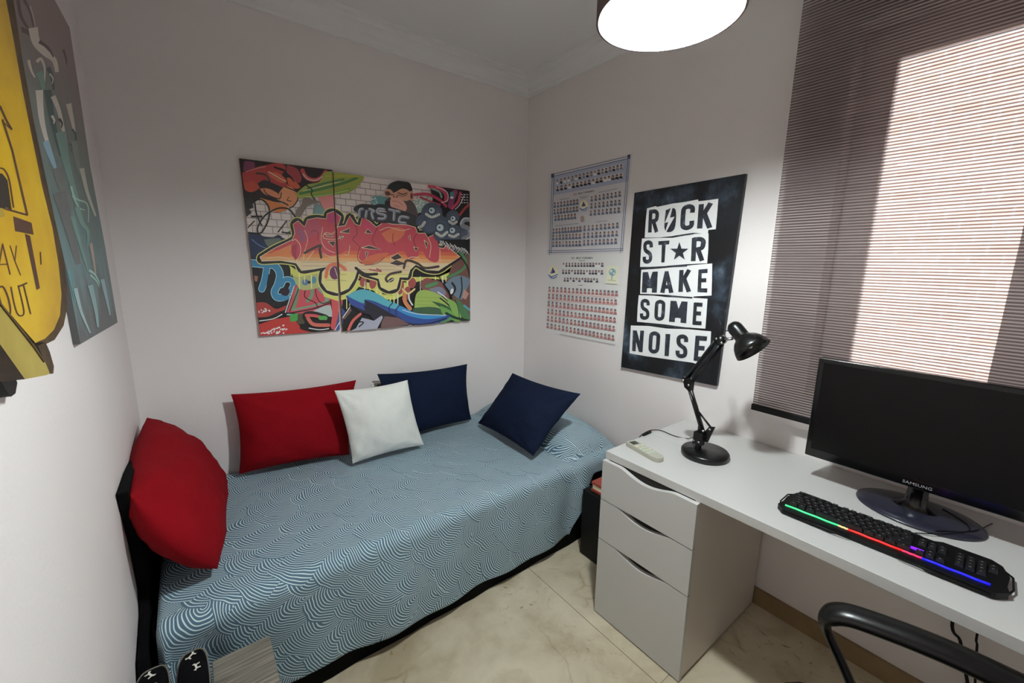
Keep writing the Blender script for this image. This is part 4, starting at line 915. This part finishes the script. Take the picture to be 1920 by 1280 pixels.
# right side: brown, green, steel letters
g.poly([(1480, 770), (1600, 690), (1600, 1140), (1480, 1000), (1440, 880)], (96, 62, 54)); g.line([(1450, 850), (1500, 830), (1560, 790), (1570, 740), (1535, 690)], 18, (62, 110, 72)); g.line([(1540, 720), (1580, 780), (1598, 850)], 10, BK)
g.poly([(1430, 900), (1470, 860), (1530, 840), (1590, 860), (1592, 900), (1560, 960), (1540, 1000), (1480, 960)], (88, 104, 120), True); g.line([(1480, 890), (1500, 930), (1470, 980)], 14, BK); g.line([(1540, 850), (1545, 930), (1530, 990)], 8, BK); g.poly([(1560, 930), (1592, 960), (1570, 1000), (1545, 985)], (150, 112, 100))
g.poly([(1270, 880), (1380, 870), (1430, 920), (1460, 990), (1380, 960), (1280, 930)], (110, 66, 62), True); g.poly([(1300, 905), (1375, 880), (1380, 900), (1310, 922)], (66, 122, 76), True); g.poly([(1320, 930), (1400, 915), (1440, 960), (1400, 975)], (104, 106, 126), True)
g.line([(1395, 850), (1420, 900), (1450, 950), (1480, 990)], 6, BK); g.ell(1478, 945, 10, 20, (205, 205, 208), 12, .3)
g.line([(1165, 950), (1165, 1010), (1200, 1060)], 26, (178, 110, 70)); g.line([(1190, 960), (1195, 1000), (1215, 1035)], 10, (200, 190, 190)); g.line([(1150, 930), (1185, 960), (1230, 930)], 12, (196, 170, 110))
# leaves
g.poly([(1228, 1055), (1240, 965), (1290, 935), (1380, 960), (1450, 1015), (1500, 1080), (1440, 1105), (1300, 1060)], (132, 154, 72), True); g.poly([(1225, 1055), (1330, 1048), (1400, 1060), (1460, 1100), (1350, 1110), (1225, 1085)], (52, 80, 56), True)
for yb in (985, 1010, 1035): g.line([(1245, yb), (1400, yb+3)], 2, (96, 120, 52), False)
g.line([(1385, 950), (1440, 990), (1490, 1050)], 8, (205, 205, 210)); g.line([(1400, 990), (1460, 1040), (1500, 1100)], 9, BK)
for p_, c_ in (([(1340, 1010), (1420, 1030), (1500, 1080), (1520, 1150), (1440, 1080)], (44, 78, 50)), ([(1440, 985), (1500, 1020), (1540, 1090), (1530, 1150), (1480, 1080)], (110, 146, 70)), ([(1500, 985), (1570, 1050), (1598, 1130), (1540, 1110)], (60, 100, 62)), ([(1400, 1040), (1480, 1080), (1520, 1150), (1420, 1100)], (92, 138, 66)), ([(1380, 1140), (1440, 1110), (1500, 1120), (1420, 1155)], (78, 126, 72))): g.poly(p_, c_, True)
g.line([(1500, 1000), (1520, 1060), (1530, 1140)], 4, (24, 40, 26)); g.line([(1440, 1090), (1500, 1120), (1590, 1140)], 16, (26, 44, 30)); g.line([(1560, 1040), (1598, 1070)], 14, (70, 134, 150))
# blue horn
g.poly([(775, 975), (840, 940), (900, 932), (990, 965), (1060, 1010), (1100, 1030), (1180, 1075), (1300, 1100), (1465, 1105), (1400, 1150), (1280, 1170), (1150, 1140), (1040, 1090), (960, 1030), (900, 1040), (830, 1010)], (40, 62, 124), True)
g.poly([(778, 972), (840, 942), (900, 933), (990, 965), (1060, 1008), (1125, 1035), (1100, 1062), (1030, 1040), (960, 1010), (900, 1000), (892, 1025), (830, 1000)], (72, 146, 160), True); g.poly([(1110, 1068), (1135, 1042), (1220, 1082), (1320, 1102), (1440, 1108), (1320, 1130), (1200, 1110)], (44, 118, 170), True)
g.line([(1130, 1035), (1105, 1070), (1108, 1100)], 7, (26, 36, 80)); g.line([(1085, 1020), (1060, 1050), (1065, 1080)], 7, (26, 36, 80)); g.line([(1150, 1068), (1250, 1095), (1440, 1104)], 4, (190, 200, 220))
g.poly([(780, 985), (830, 1010), (905, 1042), (895, 1000), (960, 1030), (1060, 1085), (1150, 1130), (1000, 1110), (960, 1140), (930, 1100), (880, 1090), (810, 1040)], (32, 30, 40)); g.poly([(775, 975), (890, 1030), (900, 1075), (800, 1030)], (44, 62, 130))
g.line([(1080, 1110), (1200, 1160), (1320, 1160), (1440, 1125)], 8, (22, 22, 46))
g.poly([(840, 1190), (880, 1120), (960, 1140), (1010, 1105), (1020, 1120), (980, 1200), (760, 1230)], (140, 140, 156)); g.poly([(1020, 1108), (1120, 1120), (1200, 1165), (1000, 1200)], (98, 72, 70)); g.poly([(1160, 1180), (1210, 1165), (1205, 1190), (1100, 1200)], (140, 140, 156)); g.line([(1030, 1105), (980, 1200)], 6, BK)
g.line([(870, 1095), (820, 1140), (790, 1200)], 18, (176, 80, 72)); g.line([(840, 1150), (890, 1150), (860, 1180)], 8, BK); g.line([(760, 1120), (800, 1070)], 22, (96, 70, 62)); g.line([(752, 1120), (800, 1050)], 5, (205, 200, 190))
Lq = [(65, 60), (685, 138), (735, 1203), (205, 1243)]; Rq = [(691, 150), (1597, 276), (1600, 1140), (755, 1212)]
EDG = mat((150, 130, 120), .6, name='board_edge')
panel('wall_picture', 'y', -.016, -.0005, Lq, EDG, gconv, g, ink, 'left, narrower panel of the colourful graffiti print on the back wall', 'picture', None)
g.val = -.018
panel('wall_picture', 'y', -.018, -.0005, Rq, EDG, gconv, g, ink, 'right, wider panel of the graffiti print, with the ape head', 'picture', None)

# ---- lettered canvas
rconv = lambda x, y: (1150+x/2.977, 310+y/2.977)
r = Art('x', -.020, -1, rconv, step=4e-5)
PAP = (205, 202, 202); LT = None
LET = m_cloud('worn_black_print', [(.38, C3(24, 25, 29)), (.58, C3(38, 42, 50)), (.72, C3(84, 92, 106))], 26, .5, (1, 1, 1))
CAN = m_cloud('black_blue_wash', [(.47, C3(10, 10, 12)), (.54, C3(17, 20, 25)), (.62, C3(42, 50, 60)), (.76, C3(104, 114, 126))], 5.0, .4, (1, 1, .8))
rm = lambda c: LET if c == 'L' else mat(c, .55, k=1.55, name='torn_paper')
# smeared pale brush marks have their own shape
papers = [[(188, 240), (240, 226), (242, 232), (330, 213), (400, 204), (472, 190), (476, 200), (530, 194), (586, 186), (580, 270), (572, 356), (530, 360), (528, 384), (450, 376), (350, 392), (260, 402), (175, 403), (180, 320)],
 [(160, 408), (250, 404), (330, 404), (425, 386), (430, 382), (532, 380), (530, 470), (524, 546), (410, 551), (300, 560), (298, 566), (149, 566), (154, 480)],
 [(156, 582), (250, 576), (350, 566), (440, 556), (552, 547), (551, 640), (548, 726), (450, 731), (445, 737), (300, 722), (150, 716), (152, 650)],
 [(142, 724), (220, 726), (300, 735), (420, 736), (526, 744), (520, 830), (514, 911), (400, 903), (280, 886), (132, 872), (136, 790)],
 [(98, 893), (200, 896), (298, 910), (420, 914), (546, 926), (542, 1000), (520, 1060), (480, 1112), (440, 1100), (350, 1088), (250, 1074), (180, 1064), (90, 1048), (94, 960)]]
for P in papers: r.poly(P, PAP)
GLY = {  # strokes in a unit box, x right, y down
 'R': ([[(.17, 0), (.17, 1)], [(.1, .07), (.6, .07), (.83, .16), (.85, .30), (.74, .46), (.2, .52)], [(.5, .52), (.86, 1)]], 1),
 'C': ([[(.84, .34), (.82, .14), (.5, .07), (.2, .14), (.15, .34), (.15, .66), (.2, .86), (.5, .93), (.82, .86), (.84, .66)]], 1),
 'O': ([[(.5, .07), (.2, .14), (.15, .34), (.15, .66), (.2, .86), (.5, .93), (.8, .86), (.85, .66), (.85, .34), (.8, .14), (.5, .07)]], 1),
 'K': ([[(.17, 0), (.17, 1)], [(.83, 0), (.25, .56)], [(.42, .40), (.84, 1)]], 0),
 'S': ([[(.84, .30), (.80, .13), (.5, .07), (.2, .13), (.17, .30), (.30, .44), (.70, .56), (.84, .70), (.80, .87), (.5, .93), (.2, .87), (.15, .70)]], 1),
 'T': ([[(0, .08), (1, .08)], [(.5, 0), (.5, 1)]], 0),
 'M': ([[(.14, 0), (.14, 1)], [(.86, 0), (.86, 1)], [(.16, .02), (.5, .78)], [(.84, .02), (.5, .78)]], 0),
 'A': ([[(.5, 0), (.14, 1)], [(.5, 0), (.86, 1)], [(.25, .72), (.75, .72)]], 0),
 'E': ([[(.18, 0), (.18, 1)], [(.1, .08), (.95, .08)], [(.1, .48), (.85, .48)], [(.1, .92), (.98, .92)]], 0),
 'N': ([[(.15, 0), (.15, 1)], [(.85, 0), (.85, 1)], [(.17, .04), (.83, .96)]], 0),
 'I': ([[(.5, 0), (.5, 1)]], 0)}
def glyph(ch_, TL, TR, BR, BL, wt=.36, aspect=.5):
    """heavy condensed letter fitted into a four-cornered box"""
    def mp(u, v): a = (TL[0]*(1-u)+TR[0]*u, TL[1]*(1-u)+TR[1]*u); c = (BL[0]*(1-u)+BR[0]*u, BL[1]*(1-u)+BR[1]*u); return (a[0]*(1-v)+c[0]*v, a[1]*(1-v)+c[1]*v)
    st, sm_ = GLY[ch_]
    if ch_ == 'I': wt = .95
    for S_ in st:
        P = sp2([(x*aspect, y) for x, y in S_], 4) if (sm_ and len(S_) > 2) else [(x*aspect, y) for x, y in S_]
        n_ = len(P); Lf = []; Rt = []
        for i, p in enumerate(P):
            a, c = P[max(i-1, 0)], P[min(i+1, n_-1)]
            if S_[0] == S_[-1] and i in (0, n_-1): a, c = P[-2], P[1]
            dx, dy = c[0]-a[0], c[1]-a[1]; l = math.hypot(dx, dy) or 1; h = wt*aspect/2; nx, ny = -dy/l*h, dx/l*h
            Lf.append(mp((p[0]+nx)/aspect, p[1]+ny)); Rt.append(mp((p[0]-nx)/aspect, p[1]-ny))
        r.sh.append(([[Lf[i], Lf[i+1], Rt[i+1], Rt[i]] for i in range(n_-1)], 'L', 1))
for c_, q4 in (('R', ((200, 250), (254, 246), (250, 372), (194, 375))), ('O', ((294, 243), (350, 238), (343, 362), (284, 368))), ('C', ((382, 224), (456, 215), (447, 355), (374, 362))), ('K', ((478, 218), (558, 208), (552, 348), (468, 353))),
 ('S', ((170, 421), (222, 420), (214, 545), (164, 548))), ('T', ((252, 424), (314, 420), (302, 540), (252, 543))), ('R', ((440, 405), (516, 400), (506, 532), (434, 535))),
 ('M', ((168, 596), (246, 592), (240, 710), (162, 709))), ('A', ((270, 592), (326, 590), (334, 711), (264, 711))), ('K', ((370, 584), (436, 582), (434, 705), (364, 706))), ('E', ((476, 582), (530, 578), (526, 708), (470, 706))),
 ('S', ((155, 745), (204, 748), (200, 859), (149, 860))), ('O', ((236, 750), (292, 753), (284, 866), (230, 863))), ('M', ((324, 755), (412, 760), (404, 880), (315, 872))), ('E', ((450, 765), (502, 768), (494, 891), (442, 888))),
 ('N', ((112, 920), (171, 922), (162, 1042), (107, 1035))), ('O', ((204, 925), (264, 930), (254, 1049), (197, 1045))), ('I', ((292, 940), (320, 941), (311, 1064), (286, 1062))), ('S', ((357, 943), (420, 948), (410, 1076), (348, 1070))), ('E', ((460, 950), (528, 956), (512, 1092), (449, 1088)))):
    glyph(c_, *q4)
r.poly([(294, 250), (348, 245), (342, 355), (290, 362)], 'L', True)
r.poly([(325, 232), (333, 232), (318, 292), (344, 286), (296, 372), (290, 374), (308, 316), (288, 322)], PAP)
st = []
for k in range(10): q = -PI/2+k*PI/5; rr = 54 if k % 2 == 0 else 21; st.append((370+rr*math.cos(q)*.98, 482+rr*math.sin(q)*1.02))
r.poly(st, 'L')
for a, c in (((340, 396), (450, 380)), ((160, 572), (410, 560)), ((300, 728), (440, 738)), ((180, 884), (380, 906))): r.line([a, c], 8, 'L', False)
rq = [(118, 153), (738, 46), (575, 1231), (43, 1125)]
panel('wall_picture', 'x', -.020, -.0005, rq, mat((20, 22, 28), .5, name='canvas_edge'), rconv, r, rm, 'black and blue canvas with torn-paper lettering on the right wall', 'picture', base_m=CAN, L0=1e-4)

# ---- the two school year posters
pconv = lambda x, y: (1010+x/3.3667, 280+y/3.3667)
pm = lambda c: mat(c, .55, k=1.7, name='poster_ink')
def portraits(A, p0, p1, n_, body, hh=34, wd=17, dark=0):
    for i in range(n_):
        t = i/(n_-1); x = p0[0]+(p1[0]-p0[0])*t; y = p0[1]+(p1[1]-p0[1])*t; h = hh; wv = wd*(.9+.3*t)
        hair = random.choice([(44, 34, 34), (60, 44, 40), (34, 28, 30), (90, 66, 52)])
        A.poly([(x-wv*.52, y-h*.5), (x+wv*.52, y-h*.5), (x+wv*.52, y+h*.5), (x-wv*.52, y+h*.5)], random.choice([(172, 172, 178), (186, 184, 186), (160, 162, 170)]))
        A.poly([(x-wv*.5, y+h*.5), (x-wv*.38, y+h*.12), (x+wv*.38, y+h*.12), (x+wv*.5, y+h*.5)], body if not dark else random.choice([body, (30, 28, 34), (60, 56, 62), (190, 188, 190)]))
        A.ell(x, y-h*.16, wv*.34, h*.27, hair, 8); A.ell(x, y-h*.08, wv*.2, h*.17, (164, 122, 104), 8)
p1 = Art('x', -.0012, -1, pconv, step=1e-5); random.seed(11)
p1.poly([(88, 168), (572, 52), (560, 203), (92, 290)], (146, 150, 168))
for a, c in (((82, 158), (578, 40)), ((84, 172), (574, 56)), ((60, 640), (534, 626)), ((62, 652), (532, 638)), ((86, 150), (68, 664)), ((97, 150), (79, 655)), ((566, 28), (516, 650)), ((576, 30), (528, 640))): p1.line([a, c], 3.5, (60, 72, 96), False)
for cx_, cy_ in ((88, 166), (570, 46)): p1.poly([(cx_-9, cy_-12), (cx_+9, cy_-14), (cx_+8, cy_+12), (cx_-9, cy_+14)], (52, 62, 80))
portraits(p1, (118, 203), (522, 108), 18, (110, 110, 120), 36, 18, 1); portraits(p1, (120, 246), (520, 166), 17, (38, 38, 46), 34, 22, 1)
for a, c, n_ in (((103, 350), (245, 330), 8), ((102, 392), (243, 375), 8), ((108, 433), (230, 420), 7), ((337, 310), (513, 280), 8), ((335, 355), (512, 333), 8), ((332, 400), (508, 382), 8), ((97, 515), (265, 501), 10), ((95, 555), (262, 546), 9), ((95, 597), (262, 592), 9), ((293, 497), (500, 478), 9), ((291, 542), (496, 529), 9), ((291, 588), (490, 578), 9)): portraits(p1, a, c, n_, (84, 90, 108), 38, 17)
def ribbon_text(A, body, p0, p1_, h, c_):
    """small capital letters along a line"""
    n_ = len(body); 
    for i, ch_ in enumerate(body):
        if ch_ == ' ': continue
        t0 = (i+.12)/n_; t1 = (i+.84)/n_
        x0_, y0_ = p0[0]+(p1_[0]-p0[0])*t0, p0[1]+(p1_[1]-p0[1])*t0; x1_, y1_ = p0[0]+(p1_[0]-p0[0])*t1, p0[1]+(p1_[1]-p0[1])*t1
        G2 = dict(GLY); G2['D'] = ([[(.15, 0), (.15, 1), (.6, 1), (.9, .7), (.9, .3), (.6, 0), (.15, 0)]], 0)
        st_ = G2[ch_][0]
        for S_ in st_: A.line([(x0_+(x1_-x0_)*u, y0_+(y1_-y0_)*u-h/2+h*v) for u, v in S_], h*.17, c_, False, caps=False)
ribbon_text(p1, 'IES MEDITERRANEO', (220, 286), (356, 262), 11, (50, 48, 66))
for a, c in (((138, 318), (198, 308)), ((385, 272), (500, 248)), ((262, 302), (316, 294)), ((272, 310), (306, 305)), ((108, 483), (255, 468)), ((365, 458), (435, 450))): p1.line([a, c], 3.5, (120, 118, 130), False)
def logo(A, x, y, s):
    A.ell(x, y, 28*s, 36*s, (206, 190, 160)); A.poly([(x-4*s, y-30*s), (x+12*s, y+2*s), (x-12*s, y+8*s)], (60, 48, 96)); A.poly([(x-18*s, y+6*s), (x-6*s, y-18*s), (x-6*s, y+8*s)], (96, 90, 130))
    A.line([(x-26*s, y+16*s), (x-8*s, y+26*s), (x+24*s, y+12*s)], 6*s, (74, 96, 150)); A.line([(x-18*s, y+28*s), (x+2*s, y+34*s), (x+20*s, y+24*s)], 5*s, (74, 96, 150))
logo(p1, 290, 355, .95); p1.ell(280, 436, 10, 18, (150, 128, 112), 10); p1.line([(272, 452), (290, 448)], 3, (120, 110, 110), False)
PPR = mat((176, 173, 176), .5, k=1.7, name='poster_paper')
panel('class_poster', 'x', -.0012, -.0003, [(64, 158), (592, 26), (532, 656), (52, 666)], PPR, pconv, p1, pm, 'upper school poster with rows of tiny portraits inside a ruled border', 'poster', L0=2e-5)
p2 = Art('x', -.0012, -1, pconv, step=1e-5)
ribbon_text(p2, 'IES MEDITERRANEO', (202, 686), (342, 685), 12, (40, 38, 44))
for a, c in (((255, 702), (292, 702)), ((250, 857), (278, 857))): p2.line([a, c], 4, (120, 118, 124), False)
portraits(p2, (157, 727), (402, 727), 14, (70, 64, 70), 28, 15, 1); portraits(p2, (155, 771), (400, 775), 14, (70, 64, 70), 30, 15, 1); portraits(p2, (166, 820), (370, 825), 12, (70, 64, 70), 28, 15, 1)
for a, c in (((70, 880), (493, 908)), ((68, 925), (488, 962)), ((66, 972), (486, 1022)), ((64, 1019), (482, 1075)), ((63, 1064), (477, 1128)), ((61, 1109), (473, 1186))): portraits(p2, a, c, 18, (146, 92, 90), 36, 18)
for (x, y) in ((70, 880), (68, 925), (66, 972), (64, 1019)): p2.line([(x-6, y+25), (x+420, y+54)], 2.5, (196, 130, 128), False)
logo(p2, 97, 775, 1.1); p2.poly([(432, 735), (512, 735), (505, 850), (426, 845)], (188, 186, 168)); p2.ell(470, 775, 22, 24, (110, 140, 150), 9); p2.ell(462, 768, 8, 10, (188, 186, 168), 7); p2.ell(480, 782, 6, 8, (188, 186, 168), 7); p2.line([(468, 795), (466, 820)], 6, (110, 130, 120), False); p2.line([(442, 824), (490, 828)], 5, (150, 156, 110), False)
p2.line([(140, 1165), (485, 1232)], 3, (130, 128, 130), False)
panel('class_poster', 'x', -.0012, -.0003, [(58, 668), (540, 660), (490, 1236), (44, 1152)], mat((184, 182, 180), .5, k=1.7, name='poster_paper'), pconv, p2, pm, 'lower school poster with rows of tiny red-shirted portraits, no border', 'poster', L0=2e-5)

# ---- teal sheet on the left wall
tconv = lambda x, y: (x/1.7771, y/1.7771)
tl = Art('x', -2.068, 1, tconv, step=1.5e-5)
TB = NT('teal_wash', .45); co_ = TB.coord(); sx_ = TB.n('SeparateXYZ', Vector=co_)
nn = TB.n('TexNoise', Vector=TB.vmath('MULTIPLY', co_, (1, 9, 3)), Scale=1.6, Detail=5.0)
zz = TB.math('ADD', sx_.outputs['Z'], TB.math('MULTIPLY', TB.math('SUBTRACT', nn.outputs['Fac'], .5), .55))
tcol = TB.ramp(zz, [(.06, C3(70, 74, 74)), (.20, C3(84, 106, 108)), (.34, C3(76, 94, 92)), (.55, C3(94, 100, 96)), (.70, C3(108, 96, 94)), (.9, C3(112, 96, 94))])
TB.put(TB.b.inputs['Base Color'], tcol)
PL = (166, 160, 152); MT = (128, 150, 142); DT_ = (58, 74, 74); DP = (70, 58, 58)
for p_, w_, c_ in (([(58, 0), (72, 60), (105, 110)], 12, DP), ([(80, 0), (100, 40), (112, 96)], 9, DP), ([(64, 96), (92, 108), (112, 132)], 16, (74, 58, 56)), ([(100, 20), (112, 60), (120, 100)], 5, (150, 136, 130)),
 ([(110, 92), (120, 140), (150, 175), (180, 200), (190, 240)], 26, PL), ([(130, 138), (160, 160), (178, 190)], 10, DP), ([(94, 200), (104, 235), (116, 258)], 9, PL), ([(122, 206), (136, 196), (148, 225), (148, 270)], 9, PL),
 ([(130, 240), (140, 270), (144, 300)], 20, (96, 128, 120)), ([(160, 225), (172, 256), (178, 300)], 13, DT_), ([(165, 245), (176, 262), (172, 280)], 5, PL), ([(210, 165), (218, 190), (222, 215)], 7, DP),
 ([(130, 300), (136, 380), (150, 450), (176, 530)], 20, PL), ([(158, 300), (170, 380), (186, 450), (202, 520)], 20, DT_), ([(176, 320), (196, 370), (212, 440), (222, 500)], 14, PL), ([(150, 470), (176, 540), (184, 560)], 18, (110, 136, 150)),
 ([(172, 385), (180, 400), (178, 412)], 8, PL), ([(196, 395), (206, 410), (204, 425)], 8, (48, 52, 52)), ([(228, 345), (240, 400), (248, 440)], 15, PL), ([(240, 430), (252, 450), (250, 480)], 6, DT_), ([(232, 478), (240, 490), (236, 505)], 5, DT_),
 ([(200, 440), (216, 520), (236, 600), (262, 680)], 26, (92, 118, 112)), ([(246, 470), (262, 560), (276, 580)], 16, (104, 112, 104)), ([(272, 560), (290, 640), (318, 720)], 13, (150, 150, 140)), ([(190, 560), (206, 620), (240, 700)], 30, (88, 92, 90)), ([(196, 640), (230, 760), (260, 880)], 36, (82, 84, 84)),
 ([(236, 620), (250, 660), (290, 680), (294, 740)], 6, (136, 160, 150)), ([(240, 650), (262, 690), (282, 700)], 5, (136, 160, 150)), ([(256, 690), (272, 740), (292, 770), (292, 820)], 15, (98, 126, 118)), ([(240, 720), (268, 820), (292, 900)], 11, (92, 120, 112)),
 ([(302, 810), (310, 860), (318, 912)], 9, (146, 128, 120)), ([(296, 900), (316, 915), (332, 945)], 7, (128, 158, 148)), ([(300, 915), (320, 935), (330, 955)], 5, (128, 158, 148)), ([(226, 900), (236, 960), (250, 1010)], 10, (70, 118, 122)), ([(228, 960), (244, 1040), (262, 1120)], 10, (40, 50, 52)),
 ([(250, 960), (270, 1040), (300, 1110)], 11, (124, 140, 142)), ([(300, 950), (318, 1030), (326, 1090)], 14, (112, 136, 138)), ([(340, 930), (356, 1000), (366, 1050)], 11, (118, 142, 146))): tl.line(p_, w_*1.25, c_, True, w1=w_*.45, caps=False)
tm = lambda c: mat(c, .5, k=1.95, name='poster_paint')
tq = [(-30, -260), (60, -260), (150, -60), (232, 92), (268, 330), (300, 550), (352, 830), (392, 1074), (268, 1146), (218, 880), (120, 460), (30, -10)]
i_ = [at(*tconv(*c), 'x', -2.068) for c in tq]
b = MB(); b.prism(i_, (-.0115, 0, 0), TB.m, mat((60, 60, 60), .6, name='sheet_edge'))
tl.emit(b, [(30, -10), (118, -10), (200, 110), (226, 180), (300, 560), (392, 1074), (268, 1146), (218, 880), (120, 460)], tm, 1e-4)
o = b.build('wall_picture'); 
tag(recenter(o), 'teal and grey painted sheet on the left wall behind the yellow sign', 'picture')

# ---- yellow stencilled sign
SX = -2.03; ys = thing('wall_sign', 'yellow rounded sign with dark stencilled letters on the left wall', 'sign', (-2.05, -1.7, 1.30))
yl = Art('x', SX, 1, tconv, step=1.2e-5)
YEL = m_cloud('yellow_enamel', [(.3, C3(166, 124, 6, 1.1)), (.5, C3(186, 146, 10, 1.1)), (.75, C3(204, 170, 24, 1.1))], 6, .4); YD = m_cloud('yellow_wood', [(.3, C3(132, 112, 40, 1.1)), (.7, C3(160, 142, 66, 1.1))], 8, .5)
RIM = m_cloud('burnt_rim', [(.35, C3(34, 24, 14)), (.7, C3(64, 46, 22))], 30, .6)
def outl(r_, yr, zt, zb, yl_=-2.05):
    P = []
    for k in range(9): q = -PI/2+PI/2*k/8; P.append((yr-r_+r_*math.cos(q), zb+r_+r_*math.sin(q)))
    for k in range(9): q = PI/2*k/8; P.append((yr-r_+r_*math.cos(q), zt-r_+r_*math.sin(q)))
    for k in range(9): q = PI/2+PI/2*k/8; P.append((yl_+r_+r_*math.cos(q), zt-r_+r_*math.sin(q)))
    for k in range(9): q = PI+PI/2*k/8; P.append((yl_+r_+r_*math.cos(q), zb+r_+r_*math.sin(q)))
    return P
PO = [at(*tconv(*c), 'x', SX-.006) for c in ((-90, -330), (0, -250), (45, 0), (75, 200), (110, 390), (150, 580), (185, 740), (212, 860), (223, 950), (223, 1030), (212, 1085), (182, 1132), (140, 1152), (110, 1150), (0, 1020), (-90, 915))]
PI_ = [at(*tconv(*c), 'x', SX) for c in ((-86, -326), (-10, -250), (20, 0), (45, 130), (75, 300), (105, 450), (140, 620), (175, 760), (195, 880), (205, 980), (200, 1050), (180, 1098), (150, 1128), (118, 1142), (0, 1006), (-86, 908))]
mir = lambda L: L[2:] + [Vector((p.x, 2*L[-1].y-p.y, p.z)) for p in reversed(L[2:-1])]
PO = mir(PO); PI_ = mir(PI_)
b = MB(); b.prism(PO, (-.040, 0, 0), RIM); b.build('sign_rim', ys, bevel=.002)
b = MB(); b.prism(PI_, (-.006, 0, 0), YEL, RIM)
DKB = (52, 30, 20)
yl.poly([(43, 720), (105, 742), (112, 782), (50, 770)], DKB); yl.poly([(82, 778), (100, 785), (133, 960), (121, 966)], DKB)
for p_, w_ in (([(33, 819), (49, 869), (68, 916)], 4), ([(54, 819), (49, 869)], 4), ([(8, 813), (-8, 908)], 5), ([(8, 813), (33, 913)], 5), ([(-2, 881), (24, 880)], 4), ([(-26, 810), (-16, 905), (-8, 830), (-6, 905)], 5),
 ([(-4, 958), (10, 956), (26, 990), (34, 1030), (30, 1048), (16, 1044), (2, 1010), (-6, 975), (-4, 958)], 6), ([(36, 957), (45, 1005), (56, 1042), (68, 1052), (79, 1042), (72, 1000), (60, 952)], 5), ([(65, 953), (88, 943)], 6), ([(78, 950), (101, 1045)], 5),
 ([(0, 355), (20, 400), (38, 430)], 7), ([(8, 400), (40, 500), (90, 715)], 7), ([(36, 430), (14, 410)], 4), ([(0, 690), (40, 702), (90, 716)], 6), ([(134, 840), (136, 880)], 4), ([(0, 560), (14, 566), (30, 600), (44, 690)], 5)): yl.line(p_, w_, DKB, len(p_) > 3)
yl.poly([(-20, 575), (6, 578), (24, 600), (38, 700), (20, 690), (6, 696), (-20, 680)], (26, 18, 12)); yl.poly([(-20, 690), (10, 694), (14, 720), (-20, 730)], (120, 100, 30))
yl.emit(b, None, lambda c: mat(c, .6, k=1.8, name='stencil_paint'), 1e-4); b.build('sign_face', ys)
px_ = lambda x, y, xx=SX+.02: at(*tconv(x, y), 'x', xx)
b = MB(); b.prism([px_(*c) for c in ((-60, 930), (0, 1008), (117, 1157), (150, 1205), (166, 1243), (156, 1249), (83, 1263), (0, 1146), (-60, 1062))], (-.018, 0, 0), YD, RIM); b.build('sign_arm', ys, bevel=.001)
b = MB(); b.prism([px_(*c, SX+.021) for c in ((-60, 926), (0, 1003), (118, 1152), (152, 1203), (148, 1207), (115, 1158), (0, 1011), (-60, 934))], (-.020, 0, 0), RIM); b.build('arm_edge', ys)
b = MB(); b.prism([px_(*c, SX+.002) for c in ((126, 1152), (152, 1140), (166, 1172), (180, 1220), (178, 1244), (164, 1243), (150, 1205))], (-.02, 0, 0), RIM); b.build('hinge', ys)
b = MB(); b.prism([px_(*c, -2.06) for c in ((-60, 1100), (0, 1165), (40, 1225), (58, 1275), (52, 1310), (36, 1322), (14, 1290), (0, 1262), (-60, 1180))], (-.018, 0, 0), BLKM); b.build('black_object', ys, bevel=.003)  # small black object under the arm, not identified
